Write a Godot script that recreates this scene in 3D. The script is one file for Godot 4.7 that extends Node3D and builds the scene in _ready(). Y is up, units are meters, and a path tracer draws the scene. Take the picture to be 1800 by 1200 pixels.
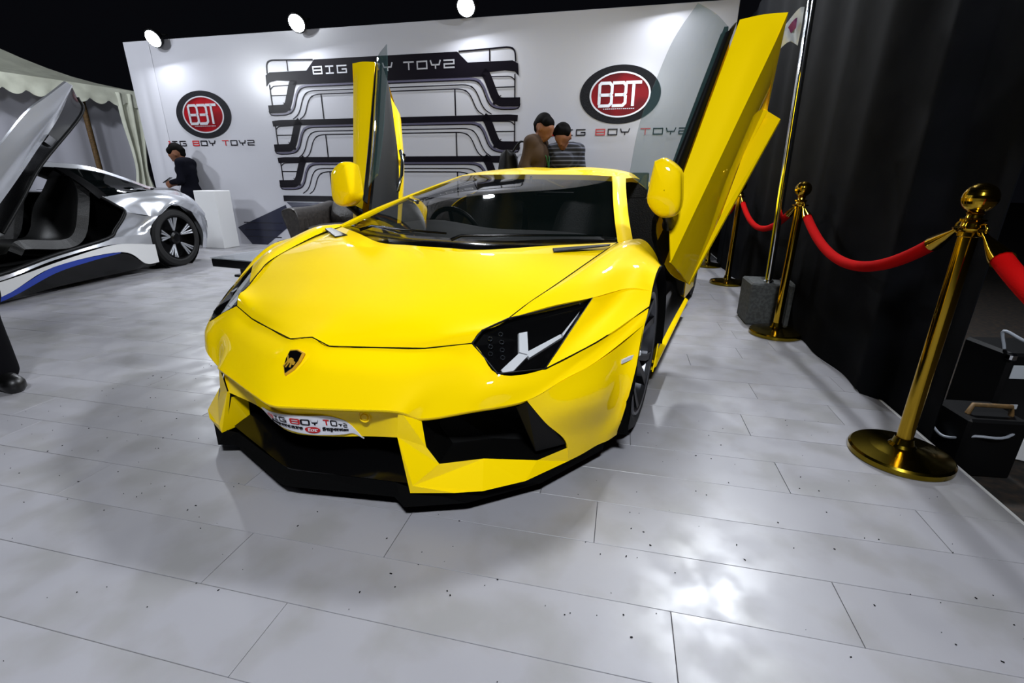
extends Node3D
# Motor show stand at night: a yellow scissor-door sports car on a white plank stage.
# World axes: x across the car, y up, z towards the car's nose. The stage and back wall are turned by STAGE.

const STAGE := 0.2007  # radians, turn of the stage and the back wall about y
var U := Vector3(cos(STAGE), 0, -sin(STAGE))   # along the back wall
var N := Vector3(sin(STAGE), 0, cos(STAGE))    # out of the back wall, towards the viewer
var WALL0 := Vector3(-5.691, 0, -3.395)

var M := {}
var names := {}
var rng := RandomNumberGenerator.new()

# ------------------------------------------------------------------ small tools
func W(s: float, y: float, o: float) -> Vector3:     # a point from the back wall: along, up, out
	return WALL0 + U * s + N * o + Vector3(0, y, 0)

func put(node: Node3D, called: String, parent: Node = null) -> Node3D:
	var p: Node = parent if parent != null else self
	if parent == null:
		var n: int = names.get(called, 0)
		names[called] = n + 1
		node.name = called if n == 0 else "%s_%03d" % [called, n]
	else:
		var k := 0
		var nm := called
		while p.has_node(NodePath(nm)):
			k += 1
			nm = "%s_%03d" % [called, k]
		node.name = nm
	p.add_child(node, true)
	return node

func tag(o: Node, label: String, category: String, group := "") -> void:
	o.set_meta("label", label)
	o.set_meta("category", category)
	if group != "":
		o.set_meta("group", group)

func thing(called: String, label: String, category: String, at := Vector3.ZERO, turn := 0.0, group := "") -> Node3D:
	var o := Node3D.new()
	o.position = at
	o.rotation.y = turn
	put(o, called)
	tag(o, label, category, group)
	return o

func obj(called: String, mesh: Mesh, mat: Material, parent: Node = null) -> MeshInstance3D:
	var m := MeshInstance3D.new()
	m.mesh = mesh
	m.material_override = mat
	m.cast_shadow = GeometryInstance3D.SHADOW_CASTING_SETTING_ON
	put(m, called, parent)
	return m

func structure(o: Node) -> Node:
	o.set_meta("kind", "structure")
	return o

func mk() -> SurfaceTool:
	var st := SurfaceTool.new()
	st.begin(Mesh.PRIMITIVE_TRIANGLES)
	return st

func v(x, y, z) -> Vector3:
	return Vector3(x, y, z)

func mir(rows: Array) -> Array:            # the same control net on the other side of the car
	var r := []
	for row in rows:
		if row is Array:
			r.append(mir(row))
		else:
			r.append(Vector3(-row.x, row.y, row.z))
	return r

func tri(st: SurfaceTool, a: Vector3, b: Vector3, c: Vector3, out: Vector3) -> void:   # flat triangle facing «out»
	var n := (b - a).cross(c - a)
	if n.length_squared() < 1e-16:
		return
	n = n.normalized()
	if n.dot(out) < 0.0:
		n = -n
		var t := b
		b = c
		c = t
	# clockwise seen from the front
	for p in [a, c, b]:
		st.set_normal(n)
		st.set_uv(Vector2(p.x + p.z * 0.7, p.y))
		st.add_vertex(p)

func quad(st: SurfaceTool, a: Vector3, b: Vector3, c: Vector3, d: Vector3, out: Vector3) -> void:
	tri(st, a, b, c, out)
	tri(st, a, c, d, out)

func fan(st: SurfaceTool, pts: Array, out: Vector3) -> void:
	for i in range(1, pts.size() - 1):
		tri(st, pts[0], pts[i], pts[i + 1], out)

func spl(pts: Array, t: float) -> Vector3:        # Catmull-Rom through control points, t in 0..1
	var n := pts.size() - 1
	if n < 1:
		return pts[0]
	var f := clampf(t, 0, 1) * n
	var i := mini(int(f), n - 1)
	var u := f - i
	var p1: Vector3 = pts[i]
	var p2: Vector3 = pts[i + 1]
	var p0: Vector3 = pts[i - 1] if i > 0 else p1 * 2.0 - p2
	var p3: Vector3 = pts[i + 2] if i + 2 <= n else p2 * 2.0 - p1
	return 0.5 * ((2.0 * p1) + (p2 - p0) * u + (2.0 * p0 - 5.0 * p1 + 4.0 * p2 - p3) * u * u + (3.0 * p1 - p0 - 3.0 * p2 + p3) * u * u * u)

func lin(pts: Array, t: float) -> Vector3:
	var n := pts.size() - 1
	var f := clampf(t, 0, 1) * n
	var i := mini(int(f), n - 1)
	return (pts[i] as Vector3).lerp(pts[i + 1], f - i)

# A smooth sheet through a net of control points, given a thickness towards the inside («from» = a point inside).
func patch(st: SurfaceTool, rows: Array, nu: int, nv: int, from: Vector3, thick := 0.006, straight := false) -> void:
	var g := []
	for i in nu + 1:
		var t := float(i) / nu
		var col := []
		for r in rows:
			col.append(lin(r, t) if straight else spl(r, t))
		var line := []
		for j in nv + 1:
			line.append(spl(col, float(j) / nv))
		g.append(line)
	var nn := []
	var mean := 0.0
	for i in nu + 1:
		var line := []
		for j in nv + 1:
			var a: Vector3 = g[mini(i + 1, nu)][j] - g[maxi(i - 1, 0)][j]
			var b: Vector3 = g[i][mini(j + 1, nv)] - g[i][maxi(j - 1, 0)]
			var n := a.cross(b)
			n = n.normalized() if n.length() > 1e-12 else Vector3.ZERO
			line.append(n)
			mean += n.dot((g[i][j] as Vector3) - from)
		nn.append(line)
	var s := 1.0 if mean > 0 else -1.0
	for i in nu + 1:
		for j in nv + 1:
			nn[i][j] = nn[i][j] * s
			if nn[i][j] == Vector3.ZERO:
				nn[i][j] = nn[clampi(i, 1, nu - 1)][clampi(j, 1, nv - 1)] if nu > 1 and nv > 1 else Vector3.UP
	for i in nu:
		for j in nv:
			for k in ([[0, 0], [1, 0], [1, 1], [0, 0], [1, 1], [0, 1]] if s < 0 else [[0, 0], [1, 1], [1, 0], [0, 0], [0, 1], [1, 1]]):
				st.set_normal(nn[i + k[0]][j + k[1]])
				st.set_uv(Vector2(float(i + k[0]) / nu, float(j + k[1]) / nv))
				st.add_vertex(g[i + k[0]][j + k[1]])
	if thick > 0.0:
		for i in nu:
			for j in nv:
				for k in ([[0, 0], [1, 1], [1, 0], [0, 0], [0, 1], [1, 1]] if s < 0 else [[0, 0], [1, 0], [1, 1], [0, 0], [1, 1], [0, 1]]):
					st.set_normal(-nn[i + k[0]][j + k[1]])
					st.set_uv(Vector2.ZERO)
					st.add_vertex(g[i + k[0]][j + k[1]] - nn[i + k[0]][j + k[1]] * thick)
		var mid: Vector3 = g[nu / 2][nv / 2]
		for i in nu:
			for j in [0, nv]:
				rim(st, g[i][j], g[i + 1][j], nn[i][j] * thick, nn[i + 1][j] * thick, g[i][1 if j == 0 else nv - 1])
		for j in nv:
			for i in [0, nu]:
				rim(st, g[i][j], g[i][j + 1], nn[i][j] * thick, nn[i][j + 1] * thick, g[1 if i == 0 else nu - 1][j])

func rim(st: SurfaceTool, a: Vector3, b: Vector3, na: Vector3, nb: Vector3, inside: Vector3) -> void:
	quad(st, a, b, b - nb, a - na, (a + b) * 0.5 - inside)

# A slab: a planar outline pushed along «push»; «shrink» bevels the front.
func slab(st: SurfaceTool, pts: Array, push: Vector3, bevel := 0.0) -> void:
	var c := Vector3.ZERO
	for p in pts:
		c += p
	c /= pts.size()
	var nrm := Vector3.ZERO
	for i in pts.size():
		nrm += ((pts[i] as Vector3) - c).cross((pts[(i + 1) % pts.size()] as Vector3) - c)
	nrm = nrm.normalized()
	if nrm.dot(push) < 0:
		nrm = -nrm
	var ex: Vector3 = ((pts[1] as Vector3) - pts[0]).normalized()
	var ey := nrm.cross(ex).normalized()
	var flat := PackedVector2Array()
	for p in pts:
		flat.append(Vector2(((p as Vector3) - c).dot(ex), ((p as Vector3) - c).dot(ey)))
	var idx := Geometry2D.triangulate_polygon(flat)
	var area := 0.0
	for i in flat.size():
		var a2 := flat[i]
		var b2 := flat[(i + 1) % flat.size()]
		area += a2.x * b2.y - b2.x * a2.y
	var top := []
	for i in pts.size():
		var p: Vector3 = pts[i]
		if bevel > 0.0:
			var q := (flat[i] - flat[i - 1]).normalized()
			var w := (flat[(i + 1) % flat.size()] - flat[i]).normalized()
			var nn := Vector2(-(q.y + w.y), q.x + w.x).normalized() * (bevel if area > 0 else -bevel)
			p += ex * nn.x + ey * nn.y
		top.append(p + push)
	for k in range(0, idx.size(), 3):
		tri(st, top[idx[k]], top[idx[k + 1]], top[idx[k + 2]], nrm)
		tri(st, pts[idx[k]], pts[idx[k + 1]], pts[idx[k + 2]], -nrm)
	for i in pts.size():
		var k := (i + 1) % pts.size()
		var e := flat[k] - flat[i]
		var o := Vector2(e.y, -e.x) * (1.0 if area > 0 else -1.0)
		quad(st, pts[i], pts[k], top[k], top[i], ex * o.x + ey * o.y)

func box(st: SurfaceTool, c: Vector3, s: Vector3, b := 0.0, basis := Basis.IDENTITY) -> void:   # centre, size, chamfer
	var h := s * 0.5
	b = minf(b, minf(h.x, minf(h.y, h.z)) * 0.9)
	var face := func(ax: Vector3, ay: Vector3, az: Vector3, hx: float, hy: float, hz: float):
		var p := []
		for k in [[-1, -1], [1, -1], [1, 1], [-1, 1]]:
			p.append(c + basis * (ax * (hx - b) * k[0] + ay * (hy - b) * k[1] + az * hz))
		quad(st, p[0], p[1], p[2], p[3], basis * az)
	for s1 in [1.0, -1.0]:
		face.call(Vector3.RIGHT, Vector3.UP, Vector3(0, 0, s1), h.x, h.y, h.z)
		face.call(Vector3.UP, Vector3.BACK, Vector3(s1, 0, 0), h.y, h.z, h.x)
		face.call(Vector3.BACK, Vector3.RIGHT, Vector3(0, s1, 0), h.z, h.x, h.y)
	if b <= 0.0:
		return
	for i in [-1.0, 1.0]:
		for j in [-1.0, 1.0]:
			quad(st, c + basis * v(i * h.x, j * (h.y - b), -h.z + b), c + basis * v(i * h.x, j * (h.y - b), h.z - b), c + basis * v(i * (h.x - b), j * h.y, h.z - b), c + basis * v(i * (h.x - b), j * h.y, -h.z + b), basis * v(i, j, 0))
			quad(st, c + basis * v(i * h.x, -h.y + b, j * (h.z - b)), c + basis * v(i * h.x, h.y - b, j * (h.z - b)), c + basis * v(i * (h.x - b), h.y - b, j * h.z), c + basis * v(i * (h.x - b), -h.y + b, j * h.z), basis * v(i, 0, j))
			quad(st, c + basis * v(-h.x + b, i * h.y, j * (h.z - b)), c + basis * v(h.x - b, i * h.y, j * (h.z - b)), c + basis * v(h.x - b, i * (h.y - b), j * h.z), c + basis * v(-h.x + b, i * (h.y - b), j * h.z), basis * v(0, i, j))
			for k in [-1.0, 1.0]:
				tri(st, c + basis * v(i * h.x, j * (h.y - b), k * (h.z - b)), c + basis * v(i * (h.x - b), j * h.y, k * (h.z - b)), c + basis * v(i * (h.x - b), j * (h.y - b), k * h.z), basis * v(i, j, k))

func tube(st: SurfaceTool, pts: Array, r, sides := 10, cap := true) -> void:    # r: a number or one per point
	var rings := []
	var ref := Vector3.UP
	for i in pts.size():
		var d: Vector3 = ((pts[mini(i + 1, pts.size() - 1)] as Vector3) - pts[maxi(i - 1, 0)]).normalized()
		var x := ref.cross(d)
		if x.length() < 0.05:
			x = Vector3.RIGHT.cross(d)
		x = x.normalized()
		var y := d.cross(x).normalized()
		ref = y if absf(y.dot(d)) < 0.9 else ref
		var ring := []
		var rr: float = r[i] if r is Array else r
		for k in sides:
			var a := TAU * k / sides
			ring.append([(x * cos(a) + y * sin(a)), rr])
		rings.append(ring)
	for i in pts.size() - 1:
		for k in sides:
			var k2 := (k + 1) % sides
			var q := [[i, k], [i, k2], [i + 1, k2], [i, k], [i + 1, k2], [i + 1, k]]
			var pp := []
			for e in q:
				pp.append((pts[e[0]] as Vector3) + rings[e[0]][e[1]][0] * rings[e[0]][e[1]][1])
			var fn: Vector3 = (pp[1] - pp[0]).cross(pp[2] - pp[0])
			var flip: bool = fn.dot(rings[i][k][0]) > 0
			for e in ([0, 2, 1, 3, 5, 4] if flip else [0, 1, 2, 3, 4, 5]):
				st.set_normal(rings[q[e][0]][q[e][1]][0])
				st.set_uv(Vector2(float(q[e][1]) / sides, q[e][0]))
				st.add_vertex(pp[e])
	if cap:
		for e in [0, pts.size() - 1]:
			var d: Vector3 = (pts[e] as Vector3) - pts[1 if e == 0 else e - 1]
			for k in range(1, sides - 1):
				tri(st, pts[e] + rings[e][0][0] * rings[e][0][1], pts[e] + rings[e][k][0] * rings[e][k][1], pts[e] + rings[e][k + 1][0] * rings[e][k + 1][1], d)

# Turned shape about «axis» through «c»; profile = [radius, along] pairs; smooth unless sharp.
func lathe(st: SurfaceTool, c: Vector3, axis: Vector3, prof: Array, segs := 32, a0 := 0.0, a1 := TAU) -> void:
	axis = axis.normalized()
	var x := axis.cross(Vector3.UP if absf(axis.y) < 0.9 else Vector3.RIGHT).normalized()
	var y := axis.cross(x)
	for i in prof.size() - 1:
		var p: Array = prof[i]
		var q: Array = prof[i + 1]
		var dr: float = q[0] - p[0]
		var dh: float = q[1] - p[1]
		if absf(dr) + absf(dh) < 1e-7:
			continue
		for k in segs:
			var ta := a0 + (a1 - a0) * k / segs
			var tb := a0 + (a1 - a0) * (k + 1) / segs
			var ra := x * cos(ta) + y * sin(ta)
			var rb := x * cos(tb) + y * sin(tb)
			var na := (ra * dh - axis * dr).normalized()
			var nb := (rb * dh - axis * dr).normalized()
			var P := [c + ra * p[0] + axis * p[1], c + rb * p[0] + axis * p[1], c + rb * q[0] + axis * q[1], c + ra * q[0] + axis * q[1]]
			var nr := [na, nb, nb, na]
			var cr: Vector3 = (P[1] - P[0]).cross(P[2] - P[0]) + (P[2] - P[0]).cross(P[3] - P[0])
			for e in ([0, 2, 1, 0, 3, 2] if cr.dot(na) > 0 else [0, 1, 2, 0, 2, 3]):
				st.set_normal(nr[e])
				st.set_uv(Vector2(float(k) / segs, float(i)))
				st.add_vertex(P[e])

func tex_noise(freq: float, a: Color, b: Color, seed_ := 1, lo := 0.3, hi := 0.7, oct := 4, size := 512) -> NoiseTexture2D:
	var n := FastNoiseLite.new()
	n.noise_type = FastNoiseLite.TYPE_SIMPLEX_SMOOTH
	n.frequency = freq
	n.fractal_octaves = oct
	n.seed = seed_
	var t := NoiseTexture2D.new()
	t.width = size
	t.height = size
	t.seamless = true
	t.noise = n
	var g := Gradient.new()
	g.offsets = PackedFloat32Array([lo, hi])
	g.colors = PackedColorArray([a, b])
	t.color_ramp = g
	return t

func tex_normal(freq: float, strength: float, seed_ := 3) -> NoiseTexture2D:
	var n := FastNoiseLite.new()
	n.noise_type = FastNoiseLite.TYPE_SIMPLEX_SMOOTH
	n.frequency = freq
	n.fractal_octaves = 3
	n.seed = seed_
	var t := NoiseTexture2D.new()
	t.width = 512
	t.height = 512
	t.seamless = true
	t.noise = n
	t.as_normal_map = true
	t.bump_strength = strength
	return t

func mat(color: Color, rough := 0.5, metal := 0.0, coat := 0.0, spec := 0.5) -> StandardMaterial3D:
	var m := StandardMaterial3D.new()
	m.albedo_color = color
	m.roughness = rough
	m.metallic = metal
	m.metallic_specular = spec
	if coat > 0:
		m.clearcoat_enabled = true
		m.clearcoat = coat
		m.clearcoat_roughness = 0.03
	return m

func tri_tex(m: StandardMaterial3D, scale: float) -> StandardMaterial3D:
	m.uv1_triplanar = true
	m.uv1_world_triplanar = true
	m.uv1_scale = Vector3.ONE * scale
	return m

func glow(color: Color, energy: float) -> StandardMaterial3D:
	var m := mat(Color(0.9, 0.9, 0.9), 0.4)
	m.emission_enabled = true
	m.emission = color
	m.emission_energy_multiplier = energy
	return m

func pane(color: Color, a: float) -> StandardMaterial3D:
	var m := StandardMaterial3D.new()
	m.albedo_color = Color(color.r, color.g, color.b, a)
	m.transparency = BaseMaterial3D.TRANSPARENCY_ALPHA
	m.roughness = 0.02
	m.cull_mode = BaseMaterial3D.CULL_DISABLED
	return m

func materials() -> void:
	M.paint = mat(Color(1.0, 0.85, 0.0), 0.55, 0.0, 0.75, 0.12)
	M.yellow_trim = mat(Color(1.0, 0.84, 0.0), 0.4)
	M.black_gloss = mat(Color(0.03, 0.03, 0.033), 0.14, 0.0, 0.0, 0.42)
	M.black_satin = mat(Color(0.035, 0.035, 0.038), 0.45, 0.0, 0.0, 0.3)
	M.black_matt = mat(Color(0.015, 0.015, 0.016), 0.9, 0.0, 0.0, 0.2)
	M.grille = mat(Color(0.012, 0.012, 0.012), 0.5, 0.0, 0.0, 0.3)
	M.rubber = mat(Color(0.022, 0.022, 0.024), 0.75)
	M.rim_black = mat(Color(0.05, 0.05, 0.055), 0.3, 0.6)
	M.rim_silver = mat(Color(0.36, 0.365, 0.38), 0.3, 0.9)
	M.badge_gold = mat(Color(0.85, 0.66, 0.20), 0.35, 0.35)
	M.rim_light = mat(Color(0.66, 0.67, 0.69), 0.3, 0.6)
	M.disc = mat(Color(0.35, 0.35, 0.36), 0.4, 0.9)
	M.glass_tint = pane(Color(0.03, 0.055, 0.05), 0.52)
	M.glass_door = pane(Color(0.30, 0.42, 0.42), 0.22)
	M.glass_clear = pane(Color(0.02, 0.02, 0.02), 0.03)
	M.glass_dark = pane(Color(0.02, 0.03, 0.03), 0.7)
	M.light_guide = mat(Color(0.78, 0.79, 0.80), 0.35)
	M.led = mat(Color(0.5, 0.52, 0.55), 0.12, 0.9)
	M.chrome = mat(Color(0.86, 0.87, 0.88), 0.08, 1.0)
	M.gold = mat(Color(0.72, 0.58, 0.17), 0.12, 1.0)
	M.gold_dark = mat(Color(0.52, 0.44, 0.12), 0.18, 1.0)
	M.velvet = mat(Color(0.66, 0.03, 0.03), 0.9, 0.0, 0.0, 0.15)
	M.velvet.rim_enabled = true
	M.velvet.rim = 0.08
	M.velvet.rim_tint = 1.0
	M.velvet.normal_enabled = true
	M.velvet.normal_texture = tex_normal(0.06, 2.0, 8)
	tri_tex(M.velvet, 6.0)
	M.leather_black = mat(Color(0.02, 0.02, 0.022), 0.5)
	M.leather_black.normal_enabled = true
	M.leather_black.normal_texture = tex_normal(0.05, 1.5, 5)
	tri_tex(M.leather_black, 3.0)
	M.trim_grey = mat(Color(0.085, 0.09, 0.095), 0.6, 0.0, 0.0, 0.3)
	M.leather_brown = mat(Color(1, 1, 1), 0.42)
	M.leather_brown.albedo_texture = tex_noise(0.02, Color(0.13, 0.115, 0.105), Color(0.19, 0.17, 0.155), 4)
	M.leather_brown.normal_enabled = true
	M.leather_brown.normal_texture = tex_normal(0.03, 2.0, 6)
	tri_tex(M.leather_brown, 1.5)
	M.vinyl = mat(Color(0.705, 0.705, 0.73), 0.24, 0.0, 0.0, 0.5)
	M.ink = mat(Color(0.07, 0.06, 0.085), 0.3, 0.0, 0.0, 0.25)
	M.ink_grey = mat(Color(0.33, 0.32, 0.40), 0.28)
	M.navy = mat(Color(0.13, 0.14, 0.21), 0.25)
	M.navy_dark = mat(Color(0.09, 0.095, 0.15), 0.25)
	M.white_print = mat(Color(0.85, 0.85, 0.88), 0.25)
	M.red_print = mat(Color(0.72, 0.04, 0.07), 0.28)
	M.red_badge = mat(Color(1, 1, 1), 0.35, 0.0, 0.0, 0.22)
	M.red_badge.albedo_texture = tex_noise(0.004, Color(0.42, 0.02, 0.06), Color(0.58, 0.03, 0.08), 9, 0.3, 0.7, 2)
	tri_tex(M.red_badge, 1.0)
	M.silver_print = mat(Color(0.72, 0.72, 0.74), 0.3, 0.35)
	M.weave = mat(Color(1, 1, 1), 0.4, 0.0, 0.0, 0.2)
	M.weave.albedo_texture = tex_noise(0.05, Color(0.05, 0.05, 0.06), Color(0.16, 0.16, 0.18), 11, 0.4, 0.6, 2)
	tri_tex(M.weave, 4.0)
	M.planks = []
	for k in 3:
		var m := mat(Color(0.975 - 0.01 * k, 0.975 - 0.01 * k, 0.98 - 0.01 * k), 1.0, 0.0, 0.0, 0.5)
		m.albedo_texture = tex_noise(0.012, Color(0.575, 0.57, 0.57), Color(0.615, 0.61, 0.625), 20 + k, 0.2, 0.55, 5)
		m.roughness_texture = tex_noise(0.02, Color(0.34, 0.34, 0.34), Color(0.46, 0.46, 0.46), 30 + k, 0.3, 0.7, 5)
		tri_tex(m, 0.45 + 0.06 * k)
		M.planks.append(m)
	M.seam = mat(Color(0.25, 0.25, 0.26), 0.8)
	M.drape = mat(Color(1, 1, 1), 0.88, 0.0, 0.0, 0.12)
	M.drape.albedo_texture = tex_noise(0.01, Color(0.045, 0.048, 0.058), Color(0.06, 0.063, 0.073), 12)
	tri_tex(M.drape, 0.8)
	M.earth = mat(Color(1, 1, 1), 0.95)
	M.earth.albedo_texture = tex_noise(0.03, Color(0.06, 0.045, 0.03), Color(0.17, 0.12, 0.07), 13, 0.25, 0.75, 5)
	tri_tex(M.earth, 1.2)
	M.canvas = mat(Color(1, 1, 1), 0.8)
	M.canvas.albedo_texture = tex_noise(0.008, Color(0.82, 0.83, 0.76), Color(0.90, 0.91, 0.84), 14)
	tri_tex(M.canvas, 0.6)
	M.canvas_grey = mat(Color(0.72, 0.72, 0.76), 0.8)
	M.wood = mat(Color(1, 1, 1), 0.7)
	M.wood.albedo_texture = tex_noise(0.03, Color(0.30, 0.22, 0.10), Color(0.44, 0.33, 0.17), 15)
	tri_tex(M.wood, 2.0)
	M.concrete = mat(Color(1, 1, 1), 0.85)
	M.concrete.albedo_texture = tex_noise(0.03, Color(0.19, 0.20, 0.20), Color(0.27, 0.28, 0.28), 16)
	tri_tex(M.concrete, 2.0)
	M.white_paint = mat(Color(0.80, 0.80, 0.80), 0.45)
	M.silver_body = mat(Color(0.82, 0.83, 0.85), 0.16, 0.7)
	M.blue = mat(Color(0.02, 0.20, 0.62), 0.3, 0.2, 0.6)
	M.suit = mat(Color(0.055, 0.058, 0.085), 0.9, 0.0, 0.0, 0.15)
	M.skin = mat(Color(0.45, 0.30, 0.22), 0.6, 0.0, 0.0, 0.3)
	M.hair = mat(Color(0.03, 0.027, 0.026), 0.75, 0.0, 0.0, 0.15)
	M.shirt_white = mat(Color(0.75, 0.76, 0.72), 0.8)
	M.shirt_brown = mat(Color(0.23, 0.18, 0.14), 0.9, 0.0, 0.0, 0.2)
	M.trousers = mat(Color(0.05, 0.05, 0.06), 0.9, 0.0, 0.0, 0.15)
	M.green = mat(Color(0.05, 0.30, 0.10), 0.7)
	M.shoe = mat(Color(0.02, 0.02, 0.02), 0.4)
	M.tape_white = mat(Color(0.70, 0.72, 0.74), 0.6)
	M.cable = mat(Color(0.55, 0.57, 0.60), 0.5)
	M.cable_black = mat(Color(0.02, 0.02, 0.02), 0.6)

# ------------------------------------------------------------------ scene
func _ready() -> void:
	# camera: measured from the car's symmetry, 72 degrees tall
	var cam := Camera3D.new()
	cam.name = "camera"
	cam.position = Vector3(1.22167, 1.00774, 1.88099)
	cam.basis = Basis(Vector3.UP, 0.423679) * Basis(Vector3.RIGHT, -0.332874) * Basis(Vector3.BACK, 0.004839)
	cam.fov = rad_to_deg(2.0 * atan(600.0 / 824.7))
	cam.near = 0.03
	cam.far = 200.0
	cam.current = true
	add_child(cam)
	# night sky
	var env := Environment.new()
	env.background_mode = Environment.BG_COLOR
	env.background_color = Color(0.028, 0.03, 0.042)
	env.background_energy_multiplier = 1.0
	env.tonemap_mode = Environment.TONE_MAPPER_LINEAR
	env.tonemap_exposure = 1.0
	env.sdfgi_enabled = true
	env.ssao_enabled = true
	env.ssil_enabled = true
	var we := WorldEnvironment.new()
	we.name = "world_environment"
	we.environment = env
	add_child(we)
	materials()
	# flood lights: along the top of the back wall, over the stage and on the trusses opposite
	for k in 4:
		var s: float = [-1.00, 1.34, 3.68, 6.03][k]
		flood("wall_flood_light", ["small white flood light at the far left end of the printed back wall's top edge", "small white flood light on the wall top above the left part of the line drawing",
			"small white flood light on the wall top above the right part of the line drawing", "small white flood light on the wall top above the right oval emblem"][k],
			W(s, [2.87, 2.93, 2.97, 3.07][k], 0.16), W(s + 0.2, 1.0, 3.2), Vector2(0.18, 0.15), 6.0, 30.0, "flood lights on the back wall")
	flood("overhead_flood_light", "large flood light hung over the stage to the right of the car", Vector3(1.60, 3.9, -3.0), Vector3(0.3, 0.2, 0.7), Vector2(0.5, 0.35), 24.0, 40.0, "flood lights around the stage")
	flood("stand_flood_light", "flood light facing the left half of the printed wall", W(-3.06, 3.27, 5.0), W(0.6, 0.6, 1.0), Vector2(0.5, 0.4), 9.0, 40.0, "flood lights around the stage")
	flood("stand_flood_light", "flood light behind the viewer facing the car", W(5.95, 3.35, 7.6), Vector3(0.0, 0.3, 0.2), Vector2(0.55, 0.3), 14.0, 40.0, "flood lights around the stage")
	flood("stand_flood_light", "flood light lighting the marquee tent and the silver car", Vector3(-6.2, 4.4, 0.6), Vector3(-9.5, 1.6, -3.4), Vector2(0.5, 0.35), 12.0, 40.0, "flood lights around the stage")
	setting()
	back_wall()
	sports_car()
	props()
	silver_car()
	people()

func flood(called: String, label: String, at: Vector3, to: Vector3, size: Vector2, energy: float, shine: float, group: String) -> void:
	var t := thing(called, label, "flood light", at, 0.0, group)
	t.look_at_from_position(at, to, Vector3.UP)          # faces along -z
	var st := mk()
	var drum := size.x < 0.3       # the small ones on the wall are round
	if drum:
		lathe(st, v(0, 0, 0.012), v(0, 0, 1), [[.0, .0], [.118, .0], [.122, .004], [.115, .05], [.09, .095], [.05, .11], [.0, .112]], 28)
	else:
		box(st, v(0, 0, 0.05), v(size.x + 0.05, size.y + 0.05, 0.08), 0.01)
	for k in (0 if drum else 6):
		box(st, v(-size.x * 0.5 + size.x * (k + 0.5) / 6.0, 0, 0.105), v(0.012, size.y, 0.04), 0.002)
	obj("housing", st.commit(), M.black_satin, t)
	st = mk()
	if drum:
		lathe(st, v(0, 0, 0.012), v(0, 0, -1), [[.104, -.004], [.104, .004], [.09, .009], [.0, .011]], 28)
	else:
		box(st, v(0, 0, 0.006), v(size.x, size.y, 0.01), 0.002)
	obj("glowing_face", st.commit(), glow(Color(0.93, 0.96, 1.0), shine), t)
	st = mk()
	tube(st, [v(-size.x * 0.5 - 0.035, 0, 0.05), v(-size.x * 0.5 - 0.035, 0, 0.16), v(0, 0, 0.2), v(size.x * 0.5 + 0.035, 0, 0.16), v(size.x * 0.5 + 0.035, 0, 0.05)], 0.008, 6)
	obj("bracket", st.commit(), M.black_satin, t)
	var l := AreaLight3D.new()
	l.name = "lamp"
	l.area_size = size
	l.light_energy = energy
	l.light_color = Color(0.95, 0.97, 1.0)
	l.area_range = 40.0
	l.area_attenuation = 2.0
	l.shadow_enabled = true
	l.position = v(0, 0, -0.012)
	t.add_child(l)

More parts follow.
